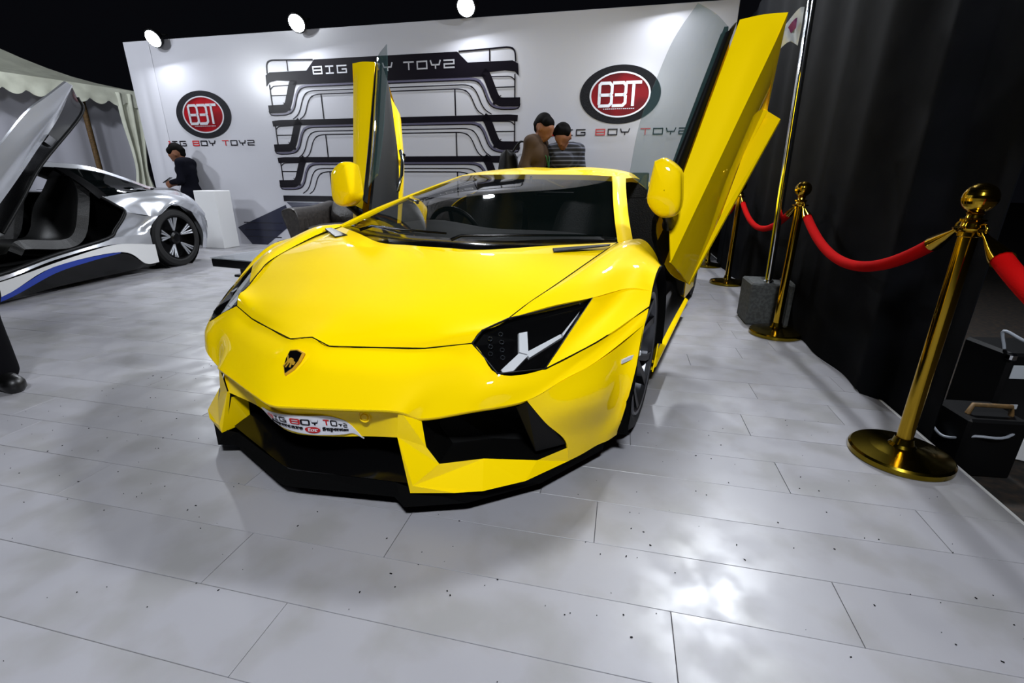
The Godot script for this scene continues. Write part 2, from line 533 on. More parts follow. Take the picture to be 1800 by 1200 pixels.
func setting() -> void:
	# stage floor of laminate planks; the nearest ones are parts, the far ones one mesh
	var floor_ := Node3D.new()
	put(floor_, "floor")
	structure(floor_)
	floor_.rotation.y = STAGE
	var inv := Basis(Vector3.UP, -STAGE)
	var pitch := 0.196 * cos(STAGE)
	# stage frame: local x along U, local z along N. Row line z0 (at x=0, world) -> local z = z0*cos(STAGE)
	var st := mk()
	var lx0 := -13.0
	var lx1 := 2.11
	box(st, v((lx0 + lx1) * 0.5, -0.085, 0.0), v(lx1 - lx0, 0.13, 12.0), 0.0)
	obj("deck", st.commit(), M.seam, floor_)
	var plank := mk()
	box(plank, v(0, -0.01, 0), v(1.1985, 0.02, pitch - 0.0012), 0.0008)
	var pm := plank.commit()
	var far := [mk(), mk(), mk()]
	var r := RandomNumberGenerator.new()
	r.seed = 5
	var known := {0: 0.045, 1: 0.34, -1: 1.60, -4: 1.50}
	for row in range(-30, 15):
		var lz := (1.165 + 0.196 * row) * cos(STAGE) + pitch * 0.5
		var wx0: float = known[row] if known.has(row) else r.randf() * 1.2
		var first := wx0 / cos(STAGE) - lz * sin(STAGE) * 0.0 - (1.165 + 0.196 * row) * sin(STAGE) * 1.0
		first = fposmod(first - lx0, 1.2) + lx0 - 1.2
		var x := first
		while x < lx1:
			var a := maxf(x, lx0)
			var b := minf(x + 1.2, lx1)
			if b - a > 0.02:
				var c := (a + b) * 0.5
				var near_: bool = row >= -12 and c > -4.6
				var k := r.randi() % 3
				if near_:
					var mi := obj("plank", pm if b - a > 1.19 else cut_plank(b - a, pitch), M.planks[k], floor_)
					mi.position = v(c, r.randf_range(-0.0006, 0.0), lz)
				else:
					box(far[k], v(c, -0.0102, lz), v(b - a - 0.0015, 0.02, pitch - 0.0012), 0.0)
			x += 1.2
	for k in 3:
		var mi := obj("planks_far", far[k].commit(), M.planks[k], floor_)
		mi.set_meta("kind", "stuff")
	# edge trim of the stage on the right
	st = mk()
	box(st, v(lx1 + 0.006, -0.045, 0.0), v(0.012, 0.094, 12.0), 0.002)
	obj("edge_strip", st.commit(), M.white_paint, floor_)
	# ground beside and behind the stage
	st = mk()
	box(st, v(0, -0.2, -6), v(70, 0.1, 60), 0.0)
	structure(obj("ground", st.commit(), M.earth))
	# black drape along the right of the stage, in soft folds
	st = mk()
	var rows := []
	var base := W(6.93, 0, 0.0)
	var along := N
	for j in 7:
		var h: float = [-0.11, 0.03, 0.25, 0.8, 1.5, 2.2, 2.75][j]
		var row := []
		for i in 61:
			var d := 4.52 * i / 60.0
			var wob := 0.010 * sin(i * 0.9) + 0.010 * sin(i * 0.37 + 1.0)
			row.append(base + along * d + U * (wob + 0.02 + 0.085 * smoothstep(4.08, 4.16, d)) + v(0, h if j > 0 else (-0.14 if d > 4.1 else 0.004), 0))
		rows.append(row)
	patch(st, rows, 120, 18, base + along * 2.0 + U * 3.0, 0.004)
	var dr := obj("wall_right", st.commit(), M.drape)
	structure(dr)
	# dark drape closing the night side behind the men, far right, and roof cloth are left open: night

func cut_plank(w: float, pitch: float) -> Mesh:
	var st := mk()
	box(st, v(0, -0.01, 0), v(w - 0.0015, 0.02, pitch - 0.0012), 0.0008)
	return st.commit()

# ------------------------------------------------------------------ printed wall
func ribbon(st: SurfaceTool, pts: Array, w: float, round_ := 0.0, o := 0.004, h := 0.002) -> void:   # flat vinyl line on the wall; pts = Vector2(along, up)
	var p := pts
	if round_ > 0.0:
		p = [pts[0]]
		for i in range(1, pts.size() - 1):
			var a: Vector2 = pts[i - 1]
			var b: Vector2 = pts[i]
			var c: Vector2 = pts[i + 1]
			var r1 := minf(round_, (a - b).length() * 0.5)
			var r2 := minf(round_, (c - b).length() * 0.5)
			var q0 := b + (a - b).normalized() * r1
			var q1 := b + (c - b).normalized() * r2
			for k in 6:
				var t := k / 5.0
				p.append(q0 * (1 - t) * (1 - t) + b * 2.0 * t * (1 - t) + q1 * t * t)
		p.append(pts[-1])
	var L := []
	var R := []
	for i in p.size():
		var d0: Vector2 = ((p[i] as Vector2) - p[maxi(i - 1, 0)]).normalized()
		var d1: Vector2 = ((p[mini(i + 1, p.size() - 1)] as Vector2) - p[i]).normalized()
		if i == 0:
			d0 = d1
		if i == p.size() - 1:
			d1 = d0
		var t := (d0 + d1).normalized()
		var n := Vector2(-t.y, t.x) * w * 0.5 / maxf(0.5, sqrt((1.0 + d0.dot(d1)) * 0.5))
		L.append((p[i] as Vector2) + n)
		R.append((p[i] as Vector2) - n)
	var P := func(q: Vector2, oo: float) -> Vector3: return W(q.x, q.y, oo)
	for i in p.size() - 1:
		quad(st, P.call(L[i], o + h), P.call(L[i + 1], o + h), P.call(R[i + 1], o + h), P.call(R[i], o + h), N)
		quad(st, P.call(L[i], o), P.call(L[i + 1], o), P.call(L[i + 1], o + h), P.call(L[i], o + h), U)
		quad(st, P.call(R[i], o), P.call(R[i + 1], o), P.call(R[i + 1], o + h), P.call(R[i], o + h), U)

func glyph(c: String) -> Array:
	match c:
		"B": return [[v2(0, 0), v2(0, 1), v2(1, 1), v2(1, 0), v2(0, 0)], [v2(0, .5), v2(1, .5)]]
		"I": return [[v2(0.1, 1), v2(.9, 1)], [v2(.5, 1), v2(.5, 0)], [v2(0.1, 0), v2(.9, 0)]]
		"G": return [[v2(1, 1), v2(0, 1), v2(0, 0), v2(1, 0), v2(1, .5), v2(.55, .5)]]
		"O": return [[v2(0, 0), v2(0, 1), v2(1, 1), v2(1, 0), v2(0, 0)]]
		"Y": return [[v2(0, 1), v2(.12, .45), v2(.88, .45), v2(1, 1)], [v2(.5, .45), v2(.5, 0)]]
		"T": return [[v2(0, 1), v2(1, 1)], [v2(.5, 1), v2(.5, 0)]]
		"Z": return [[v2(0, 1), v2(1, 1), v2(1, .5), v2(0, .5), v2(0, 0), v2(1, 0)]]
	return []

func v2(x: float, y: float) -> Vector2:
	return Vector2(x, y)

func lettering(parent: Node, s0: float, s1: float, y0: float, y1: float, stroke: float, mats: Array) -> void:   # BIG BOY TOYZ across s0..s1
	var text := "BIG BOY TOYZ"
	var adv := 0.0
	for c in text:
		adv += 0.62 if c == " " else 1.0
	var cell := (s1 - s0) / adv
	var x := s0
	var start := true
	for c in text:
		if c == " ":
			x += cell * 0.62
			start = true
			continue
		var st := mk()
		var w := cell * 0.80
		for line in glyph(c):
			var pts := []
			for q in line:
				pts.append(Vector2(x + stroke * 0.5 + q.x * (w - stroke), y0 + stroke * 0.5 + q.y * (y1 - y0 - stroke)))
			# square ends
			ribbon(st, stretch(pts, stroke * 0.5), stroke, 0.0, 0.008, 0.002)
		obj("letter", st.commit(), mats[0] if start else mats[1], parent)
		start = false
		x += cell

func stretch(pts: Array, e: float) -> Array:
	var p := pts.duplicate()
	p[0] = (p[0] as Vector2) + ((p[0] as Vector2) - p[1]).normalized() * e
	p[-1] = (p[-1] as Vector2) + ((p[-1] as Vector2) - p[-2]).normalized() * e
	return p

func oval(st: SurfaceTool, c: Vector2, a0: Vector2, a1: Vector2, o: float, h: float) -> void:   # elliptical ring (or disc when a0 is zero)
	var n := 64
	for k in n:
		var t := TAU * k / n
		var u := TAU * (k + 1) / n
		var p := Vector2(cos(t), sin(t))
		var q := Vector2(cos(u), sin(u))
		var oa := W(c.x + p.x * a1.x, c.y + p.y * a1.y, o + h)
		var ob := W(c.x + q.x * a1.x, c.y + q.y * a1.y, o + h)
		var ia := W(c.x + p.x * a0.x, c.y + p.y * a0.y, o + h)
		var ib := W(c.x + q.x * a0.x, c.y + q.y * a0.y, o + h)
		quad(st, oa, ob, ib, ia, N)
		quad(st, oa, ob, ob - N * h, oa - N * h, oa - W(c.x, c.y, o + h))
		if a0.x > 0:
			quad(st, ia, ib, ib - N * h, ia - N * h, W(c.x, c.y, o + h) - ia)

func back_wall() -> void:
	var t := Node3D.new()
	put(t, "wall_back")
	structure(t)
	var st := mk()
	var B := Basis(U, Vector3.UP, N)
	box(st, W(2.545, 1.38, -0.06), v(8.53, 3.05, 0.12), 0.004, B)
	obj("printed_panel", st.commit(), M.vinyl, t)
	# loose fold of the cover at the left edge
	st = mk()
	var rows := []
	for j in 5:
		var y := 0.0 + 2.85 * j / 4.0
		var row := []
		for i in 7:
			row.append(W(-1.70 + 0.075 * i, y, 0.006 + (0.035 * sin(i * 1.05) * sin(i * 1.05)) * (1.0 - 0.25 * j) * (0.5 if i == 0 or i == 6 else 1.0)))
		rows.append(row)
	patch(st, rows, 24, 12, W(-1.5, 1.4, -1.0), 0.002)
	obj("loose_cover", st.commit(), M.vinyl, t)
	# line drawing: a stepped grille, mirrored about its middle
	var c := 2.47
	var thick := mk()
	var fine := mk()
	var shade := mk()
	for sgn in [-1.0, 1.0]:
		var F := func(pts: Array) -> Array:
			var r := []
			for q in pts:
				r.append(Vector2(c + sgn * q.x, q.y))
			return r
		for k in 3:
			var yb: float = [2.285, 1.765, 1.265][k]
			if k > 0:
				ribbon(thick, F.call([v2(0, yb), v2(1.72, yb), v2(1.83, yb - 0.01)]), 0.075, 0.04)
			ribbon(thick, F.call([v2(1.37, yb + 0.02), v2(1.42, yb - 0.02), v2(1.53, yb - 0.28), v2(1.58, yb - 0.335), v2(1.86, yb - 0.34)]), 0.105, 0.06)
			ribbon(shade, F.call([v2(0, yb - 0.05), v2(1.27, yb - 0.05), v2(1.37, yb - 0.12), v2(1.46, yb - 0.35), v2(1.57, yb - 0.405), v2(1.84, yb - 0.41)]), 0.026, 0.1, 0.003, 0.001)
			ribbon(fine, F.call([v2(0, yb - 0.068), v2(1.25, yb - 0.068), v2(1.35, yb - 0.13), v2(1.44, yb - 0.365), v2(1.56, yb - 0.42), v2(1.84, yb - 0.425), v2(1.86, yb - 0.36)]), 0.013, 0.1)
			ribbon(fine, F.call([v2(0, yb - 0.12), v2(1.17, yb - 0.12), v2(1.27, yb - 0.18), v2(1.37, yb - 0.41), v2(1.48, yb - 0.475)]), 0.013, 0.1)
			ribbon(fine, F.call([v2(0, yb - 0.165), v2(1.08, yb - 0.165), v2(1.19, yb - 0.22), v2(1.28, yb - 0.43), v2(1.37, yb - 0.48)]), 0.013, 0.1)
			ribbon(fine, F.call([v2(0.985, yb - 0.165), v2(0.985, yb - 0.48)]), 0.016)
			ribbon(fine, F.call([v2(1.79, yb - 0.02), v2(1.79, yb - 0.31)]), 0.016)
			ribbon(fine, F.call([v2(1.48, yb - 0.04), v2(1.74, yb - 0.045), v2(1.79, yb - 0.09)]), 0.012, 0.04)
			ribbon(fine, F.call([v2(1.50, yb - 0.165), v2(1.79, yb - 0.165)]), 0.013)
		ribbon(thick, F.call([v2(0, 0.715), v2(1.83, 0.715)]), 0.085)
		ribbon(fine, F.call([v2(1.05, 2.545), v2(1.72, 2.565), v2(1.79, 2.53), v2(1.80, 2.40)]), 0.018, 0.06)
		ribbon(fine, F.call([v2(1.46, 2.56), v2(1.46, 2.42)]), 0.014)
	# title band
	for p in [[v2(-1.03, 2.545), v2(1.03, 2.545), v2(1.17, 2.415), v2(-1.17, 2.415)], [v2(-1.17, 2.416), v2(1.17, 2.416), v2(1.42, 2.25), v2(-1.42, 2.25)],
			[v2(1.165, 2.416), v2(1.76, 2.416), v2(1.83, 2.38), v2(1.84, 2.24), v2(1.79, 2.29), v2(1.66, 2.31), v2(1.35, 2.29)], [v2(-1.165, 2.416), v2(-1.76, 2.416), v2(-1.83, 2.38), v2(-1.84, 2.24), v2(-1.79, 2.29), v2(-1.66, 2.31), v2(-1.35, 2.29)]]:
		var pts := []
		for q in p:
			pts.append(W(c + q.x, q.y, 0.004))
		slab(thick, pts, N * 0.002)
	obj("drawing_shadow", shade.commit(), M.ink_grey, t)
	obj("drawing_band", thick.commit(), M.ink, t)
	obj("drawing_line", fine.commit(), M.ink, t)
	lettering(t, 1.40, 3.50, 2.362, 2.462, 0.017, [M.silver_print, M.silver_print])
	# emblems with their lettering
	for k in 2:
		var e := Vector2([-0.53, 5.575][k], [1.90, 1.99][k])
		st = mk()
		oval(st, e, Vector2(0.355, 0.245), Vector2(0.485, 0.325), 0.003, 0.006)
		obj("emblem_ring", st.commit(), M.weave, t)
		st = mk()
		oval(st, e, Vector2(0.345, 0.236), Vector2(0.365, 0.253), 0.004, 0.008)
		obj("emblem_rim", st.commit(), M.silver_print, t)
		st = mk()
		oval(st, e, Vector2.ZERO, Vector2(0.348, 0.239), 0.003, 0.003)
		obj("emblem_disc", st.commit(), M.red_badge, t)
		var x0 := e.x - 0.245
		for g in 3:
			st = mk()
			var w := 0.15
			var a := x0 + 0.165 * g
			var y0 := e.y - 0.12
			var y1 := e.y + 0.13
			var lines: Array
			if g == 0:
				lines = [[v2(a, y0 + .02), v2(a, y1 - .02), v2(a + .02, y1), v2(a + w - .03, y1), v2(a + w, y1 - .03), v2(a + w, e.y + .02), v2(a + w - .02, e.y), v2(a + w, e.y - .02), v2(a + w, y0 + .03), v2(a + w - .03, y0), v2(a, y0)], [v2(a, e.y), v2(a + w - .02, e.y)]]
			elif g == 1:
				lines = [[v2(a, y1), v2(a + w - .03, y1), v2(a + w, y1 - .03), v2(a + w, e.y + .02), v2(a + w - .02, e.y), v2(a + w, e.y - .02), v2(a + w, y0 + .03), v2(a + w - .03, y0), v2(a, y0)], [v2(a + .03, e.y), v2(a + w - .02, e.y)]]
			else:
				lines = [[v2(a - .01, y1), v2(a + w + .01, y1)], [v2(a + w * .5, y1), v2(a + w * .5, y0)]]
			for l in lines:
				ribbon(st, stretch(l, 0.008), 0.034, 0.0, 0.008, 0.005)
			obj("emblem_letter", st.commit(), M.silver_print, t)
		st = mk()
		for g in 16:      # the line of small print under the letters
			ribbon(st, [v2(e.x - 0.19 + 0.024 * g, e.y - 0.155), v2(e.x - 0.19 + 0.024 * g + [0.014, 0.018, 0.016][g % 3], e.y - 0.155)], 0.009, 0.0, 0.006, 0.001)
		obj("emblem_small_print", st.commit(), M.silver_print, t)
		if k == 0:
			lettering(t, -1.36, 0.31, 1.468, 1.545, 0.013, [M.red_print, M.ink])
		else:
			lettering(t, 4.76, 6.46, 1.535, 1.612, 0.013, [M.red_print, M.ink])
	# navy skirt shape printed at the foot of the wall
	st = mk()
	slab(st, [W(0.36 - 0.42, 0.0, 0.003), W(-0.28, 0.26, 0.003), W(0.66, 0.62, 0.003), W(0.70, 0.32, 0.003), W(0.22, 0.0, 0.003)], N * 0.002)
	slab(st, [W(0.68, 0.66, 0.003), W(4.30, 0.66, 0.003), W(4.9, 0.2, 0.003), W(1.2, 0.2, 0.003)], N * 0.002)
	obj("skirt_shape", st.commit(), M.navy, t)
	st = mk()
	for k in 3:
		ribbon(st, [v2(-0.15, 0.12 + 0.11 * k), v2(0.50 + 0.03 * k, 0.12 + 0.11 * k)], 0.014, 0.0, 0.006, 0.001)
	obj("skirt_line", st.commit(), M.navy_dark, t)

# ------------------------------------------------------------------ the yellow car (nose towards +z, centred on x = 0)
const IN := Vector3(0, 0.35, -0.6)

func panel(called: String, rows: Array, nu: int, nv: int, m: Material, parent: Node, both := true, from := IN, thick := 0.006, straight := false) -> void:
	for side in ([1, -1] if both else [1]):
		var st := mk()
		patch(st, rows if side == 1 else mir(rows), nu, nv, from, thick, straight)
		obj(called, st.commit(), m, parent)

func plate(called: String, pts: Array, push: Vector3, m: Material, parent: Node, both := true, bevel := 0.0) -> void:
	for side in ([1, -1] if both else [1]):
		var st := mk()
		slab(st, pts if side == 1 else mir(pts), push if side == 1 else Vector3(-push.x, push.y, push.z), bevel)
		obj(called, st.commit(), m, parent)

func faces(called: String, polys: Array, m: Material, parent: Node, both := true, from := IN) -> void:
	for side in ([1, -1] if both else [1]):
		var st := mk()
		for p in polys:
			var q: Array = p if side == 1 else mir(p)
			var c := Vector3.ZERO
			for e in q:
				c += e
			fan(st, q, c / q.size() - from)
		obj(called, st.commit(), m, parent)

func tubes(called: String, paths: Array, r, m: Material, parent: Node, both := true, sides := 6) -> void:
	for side in ([1, -1] if both else [1]):
		for p in paths:
			var st := mk()
			tube(st, p if side == 1 else mir(p), r, sides)
			obj(called, st.commit(), m, parent)

func smooth(pts: Array, n: int) -> Array:
	var r := []
	for i in n + 1:
		r.append(spl(pts, float(i) / n))
	return r

func arch(cx: float, cy: float, cz: float, r: float, deg: float) -> Vector3:   # a point of a wheel arch, 0 = front, 90 = top
	return v(cx, cy + r * sin(deg_to_rad(deg)), cz + r * cos(deg_to_rad(deg)))

func wheel_arch(deg: float) -> float:        # the front arch is tightest over the tyre's front shoulder
	return .350 + .035 * clampf((50.0 - deg) / 60.0, 0, 1) + .012 * clampf((deg - 60.0) / 40.0, 0, 1) + .03 * clampf((deg - 130.0) / 60.0, 0, 1)

func sports_car() -> void:
	var car := thing("sports_car", "bright yellow low sports car with both doors swung up, parked on white plank floor", "car")
	# --- bonnet
	var half := [
		[v(0, .505, .799), v(.087, .491, .813), v(.24, .495, .768), v(.395, .500, .719), v(.537, .523, .670)],
		[v(0, .532, .735), v(.087, .528, .735), v(.24, .527, .72), v(.40, .530, .685), v(.557, .560, .638)],
		[v(0, .585, .60), v(.09, .584, .60), v(.26, .580, .60), v(.43, .574, .585), v(.602, .577, .552)],
		[v(0, .668, .34), v(.1, .668, .34), v(.30, .667, .34), v(.50, .664, .34), v(.688, .653, .345)],
		[v(0, .706, .19), v(.1, .707, .19), v(.28, .710, .18), v(.52, .714, .14), v(.738, .702, .10)],
		[v(0, .722, .112), v(.1, .722, .106), v(.276, .722, .089), v(.54, .738, -.065), v(.785, .748, -.206)],
	]
	var full := []
	for row in half:
		var line := []
		for i in range(4, 0, -1):
			line.append(v(-row[i].x, row[i].y, row[i].z))
		line.append_array(row)
		full.append(line)
	panel("bonnet", full, 48, 30, M.paint, car, false)
	var A := func(deg: float, x: float) -> Vector3: return arch(x, .33, 0.0, wheel_arch(deg), deg)
	# --- nose above the intakes
	var nose_half := [
		[v(0, .503, .801), v(.087, .489, .815), v(.24, .493, .770), v(.395, .498, .721), v(.539, .521, .672), v(.650, .457, .718), v(.765, .457, .622), v(.879, .507, .456), v(.942, .546, .332), A.call(47, 1.004)],
		[v(0, .443, .889), v(.1, .436, .894), v(.25, .438, .855), v(.40, .445, .802), v(.53, .446, .765), v(.640, .418, .755), v(.760, .420, .652), v(.853, .464, .512), v(.942, .522, .360), A.call(41.5, 1.005)],
		[v(0, .342, .992), v(.1, .345, .970), v(.25, .351, .928), v(.399, .356, .884), v(.50, .327, .826), v(.60, .359, .793), v(.74, .383, .713), v(.83, .45, .65), v(.96, .507, .414), v(1.011, .534, .326)],
	]
	nose_half[2] = [v(0, .342, .992), v(.1, .345, .970), v(.25, .351, .928), v(.399, .356, .884), v(.455, .322, .838), v(.60, .357, .790), v(.735, .376, .695), v(.818, .422, .600), v(.893, .456, .487), A.call(36, 1.003)]
	var nose := []
	for row in nose_half:
		var line := []
		for i in range(row.size() - 1, 0, -1):
			line.append(v(-row[i].x, row[i].y, row[i].z))
		line.append_array(row)
		nose.append(line)
	panel("nose", nose, 108, 14, M.paint, car, false)
	# turned-under lip below the nose
	var lip := []
	for p in nose[2]:
		lip.append(p)
	var lip2 := []
	for p in nose[2]:
		lip2.append(v(p.x * 0.985, p.y - 0.012, p.z - 0.012))
	var lip3 := []
	for p in nose[2]:
		lip3.append(v(p.x * 0.95, p.y - 0.004, p.z - 0.11))
	panel("nose_lip", [lip, lip2, lip3], 108, 6, M.paint, car, false, v(0, .9, -.5), 0.0)
	# --- fender behind the lamp
	panel("front_fender", [
		[v(.609, .580, .548), v(.72, .610, .445), v(.828, .626, .337), v(.915, .634, .178), A.call(60, 1.000)],
		[v(.650, .622, .45), v(.735, .654, .36), v(.820, .676, .255), v(.915, .668, .11), A.call(68, .998)],
		[v(.692, .655, .342), v(.760, .690, .24), v(.833, .709, .13), v(.922, .698, .03), A.call(80, .996)],
		[v(.758, .720, .016), v(.81, .747, -.03), v(.87, .752, -.09), v(.935, .718, -.10), A.call(98, .994)],
		[v(.787, .748, -.206), v(.830, .760, -.20), v(.880, .748, -.22), v(.940, .700, -.22), A.call(118, .992)],
		[v(.815, .742, -.42), v(.85, .745, -.41), v(.89, .725, -.40), v(.938, .665, -.38), A.call(140, .990)],
	], 28, 36, M.paint, car)
	panel("front_fender", [
		[v(.828, .624, .335), v(.915, .632, .176), A.call(60, 1.000)],
		[v(.800, .543, .478), v(.886, .567, .300), A.call(54, 1.003)],
		[v(.767, .458, .621), v(.880, .509, .455), A.call(48, 1.004)],
	], 16, 14, M.paint, car)
	# fender behind the wheel, down to the sill
	panel("front_fender", [
		[A.call(140, .990), v(.985, .57, -.33), v(.965, .57, -.43)],
		[A.call(165, .992), v(.985, .42, -.395), v(.965, .42, -.45)],
		[A.call(195, .985), v(.98, .26, -.40), v(.96, .26, -.46)],
		[A.call(212, .98), v(.975, .14, -.39), v(.955, .13, -.47)],
	], 10, 14, M.paint, car)
	# arch lips and liners
	for w in [[0.0, .33, .385, 1.0], [-2.7, .35, .41, 1.01]]:
		for side in [1, -1]:
			var st := mk()
			var rows := [[], [], []]
			for d in range(-34, 200, 9):
				var ra: float = wheel_arch(d) if w[0] == 0.0 else w[2]
				rows[0].append(arch(w[3] - (0.05 if d < -20 else 0.02 if d < 0 else 0.0), w[1], w[0], ra, d))
				rows[1].append(arch(w[3] - 0.03, w[1], w[0], ra - 0.012, d))
				rows[2].append(arch(.64, w[1], w[0], .336 if w[0] == 0.0 else w[2] - 0.03, d))
			patch(st, rows if side == 1 else mir(rows), 50, 6, v(.8 * side, .33, w[0]) + v(0, 3, 0), 0.0)
			obj("arch_liner", st.commit(), M.black_matt, car)
	# --- cheek below the crease
	panel("bumper_cheek", [
		[v(.737, .374, .693), v(.783, .285, .645), v(.825, .190, .567), v(.831, .100, .543)],
		[v(.820, .420, .598), v(.852, .320, .585), v(.862, .190, .500), v(.862, .100, .480)],
		[v(.895, .454, .485), v(.915, .330, .490), v(.905, .190, .412), v(.894, .100, .403)],
		[v(.948, .488, .376), v(.955, .350, .390), v(.945, .210, .370), v(.922, .100, .355)],
		[A.call(36, 1.003), A.call(10, .998), A.call(-14, .974), A.call(-35, .945)],
	], 24, 24, M.paint, car)
	# --- pillar and chin
	var pT := v(.399, .352, .878)
	var pIT := v(.445, .314, .832)
	var pa := v(.385, .261, .876)
	var pb := v(.470, .234, .849)
	var pc := v(.510, .180, .842)
	var pd := v(.445, .116, .896)
	var pe := v(.435, .088, .898)
	var pm_ := v(.620, .180, .759)
	var pn := v(.755, .140, .640)
	var po := v(.832, .158, .548)
	faces("bumper_pillar", [[pT + v(0, .012, 0), pIT + v(0, .012, 0), pb, pa], [pa, pb, pc, pd], [pa, pd, pe, v(.40, .10, .80), v(.38, .26, .80)]], M.paint, car)
	faces("bumper_chin", [[pd, pc, pm_, v(.642, .1, .81), v(.567, .1, .854), pe], [pm_, pn, v(.742, .1, .707), v(.642, .1, .81)], [pn, po, v(.831, .1, .543), v(.742, .1, .707)]], M.paint, car)
	# side intake: a dark recess with its angled fin
	var rim_ := [pIT, v(.60, .352, .780), v(.737, .375, .694), v(.790, .265, .625), po, pn, pm_, pc, pb]
	var polys := []
	for i in rim_.size():
		var p: Vector3 = rim_[i]
		var q: Vector3 = rim_[(i + 1) % rim_.size()]
		polys.append([p, q, q + v(-.03, 0, -.14), p + v(-.03, 0, -.14)])
	var back := []
	for p in rim_:
		back.append(p + v(-.03, 0, -.12))
	polys.append(back)
	faces("side_intake", polys, M.grille, car, true, v(.62, .26, 2.0))
	plate("intake_fin", [v(.738, .372, .700), v(.700, .345, .690), v(.745, .165, .630), v(.828, .170, .545)], v(-.01, -.005, -.04), M.black_satin, car, true, 0.004)
	plate("intake_fin", [v(.70, .345, .69), v(.745, .165, .63), v(.72, .16, .56), v(.68, .34, .60)], v(-.004, 0, -.002), M.black_satin, car, true)
	# --- centre panel below the nose, with the show plate and sensors
	panel("centre_panel", [
		[v(-.399, .348, .866), v(-.265, .346, .895), v(-.12, .342, .935), v(0, .336, .960), v(.12, .342, .935), v(.265, .346, .895), v(.399, .348, .866)],
		[v(-.395, .300, .868), v(-.265, .296, .872), v(-.12, .285, .918), v(0, .275, .945), v(.12, .285, .918), v(.265, .296, .872), v(.395, .300, .868)],
		[v(-.382, .257, .872), v(-.25, .222, .860), v(-.12, .214, .905), v(0, .212, .932), v(.12, .214, .905), v(.25, .222, .860), v(.382, .257, .872)],
	], 36, 8, M.paint, car, false)
	var plate_rows := [
		[v(-.129, .279, .934), v(-.06, .287, .953), v(.006, .293, .957), v(.087, .297, .940), v(.144, .299, .918), v(.185, .287, .897), v(.208, .265, .883), v(.236, .212, .862)],
		[v(-.129, .276, .934), v(-.055, .266, .953), v(.010, .264, .955), v(.084, .262, .938), v(.143, .263, .915), v(.184, .258, .894), v(.210, .248, .880), v(.236, .211, .862)],
		[v(-.129, .273, .933), v(-.05, .246, .950), v(.016, .234, .950), v(.081, .227, .935), v(.142, .227, .911), v(.183, .229, .891), v(.211, .232, .877), v(.236, .209, .861)],
	]
	var st0 := mk()
	patch(st0, plate_rows, 30, 8, IN, 0.004)
	var show_plate := obj("show_plate", st0.commit(), M.white_print, car)
	plate_print(show_plate, plate_rows)
	for s in [[v(.268, .306, .879), v(.35, .1, 1)], [v(-.268, .306, .879), v(-.35, .1, 1)], [v(.800, .350, .588), v(.8, .15, .55)], [v(-.800, .350, .588), v(-.8, .15, .55)]]:
		var st := mk()
		lathe(st, s[0], s[1], [[0.0, 0.006], [.009, .006], [.010, .004], [.0115, .002]], 20)
		lathe(st, s[0], s[1], [[.013, .001], [.0145, .004], [.018, .004], [.0195, .0]], 20)
		obj("parking_sensor", st.commit(), M.yellow_trim, car)
	# --- centre intake and splitter
	faces("centre_intake", [
		[v(.382, .257, .868), v(.25, .222, .856), v(.22, .23, .72), v(.38, .255, .72)], [v(.25, .222, .856), v(.12, .214, .901), v(.12, .22, .72), v(.22, .23, .72)], [v(.12, .214, .901), v(0, .212, .928), v(0, .22, .72), v(.12, .22, .72)],
		[v(-.382, .257, .868), v(-.25, .222, .856), v(-.22, .23, .72), v(-.38, .255, .72)], [v(-.25, .222, .856), v(-.12, .214, .901), v(-.12, .22, .72), v(-.22, .23, .72)], [v(-.12, .214, .901), v(0, .212, .928), v(0, .22, .72), v(-.12, .22, .72)],
		[v(-.38, .27, .72), v(.38, .27, .72), v(.40, .11, .66), v(-.40, .11, .66)],
		[v(.382, .255, .868), v(.38, .255, .72), v(.40, .11, .66), v(.43, .09, .88)], [v(-.382, .255, .868), v(-.38, .255, .72), v(-.40, .11, .66), v(-.43, .09, .88)],
	], M.black_satin, car, false, v(0, .18, 3))
	panel("front_splitter", [
		[v(-.435, .100, .850), v(-.397, .100, .862), v(-.2, .100, .918), v(-.03, .100, .966), v(.05, .100, .962), v(.2, .1, .924), v(.368, .100, .883), v(.435, .098, .860)],
		[v(-.43, .125, .80), v(-.39, .125, .81), v(-.2, .118, .85), v(-.03, .112, .87), v(.05, .112, .87), v(.2, .118, .85), v(.368, .125, .82), v(.43, .125, .80)],
		[v(-.42, .16, .70), v(-.38, .16, .70), v(-.2, .15, .70), v(-.03, .14, .70), v(.05, .14, .70), v(.2, .15, .70), v(.368, .16, .70), v(.42, .16, .70)],
	], 28, 8, M.black_gloss, car, false, v(0, -.5, .5), 0.004)
	var lower := []
	for p in [v(0, 0, 1.0), v(.05, 0, .99), v(.37, 0, .896), v(.428, 0, .925), v(.593, 0, .827), v(.767, 0, .636), v(.905, 0, .345)]:
		lower.append(p)
	var upper := [v(0, .098, .966), v(.05, .098, .962), v(.368, .098, .883), v(.435, .092, .880), v(.58, .1, .838), v(.745, .1, .70), v(.91, .1, .36)]
	polys = []
	for i in 6:
		var y0 := 0.052
		polys.append([upper[i], upper[i + 1], lower[i + 1] + v(0, y0, 0), lower[i] + v(0, y0, 0)])
		polys.append([lower[i] + v(0, y0, 0), lower[i + 1] + v(0, y0, 0), v(lower[i + 1].x * 0.8, y0, lower[i + 1].z - .25), v(lower[i].x * 0.8, y0, lower[i].z - .25)])
	faces("under_lip", polys, M.black_matt, car, true, v(0, .5, 0))
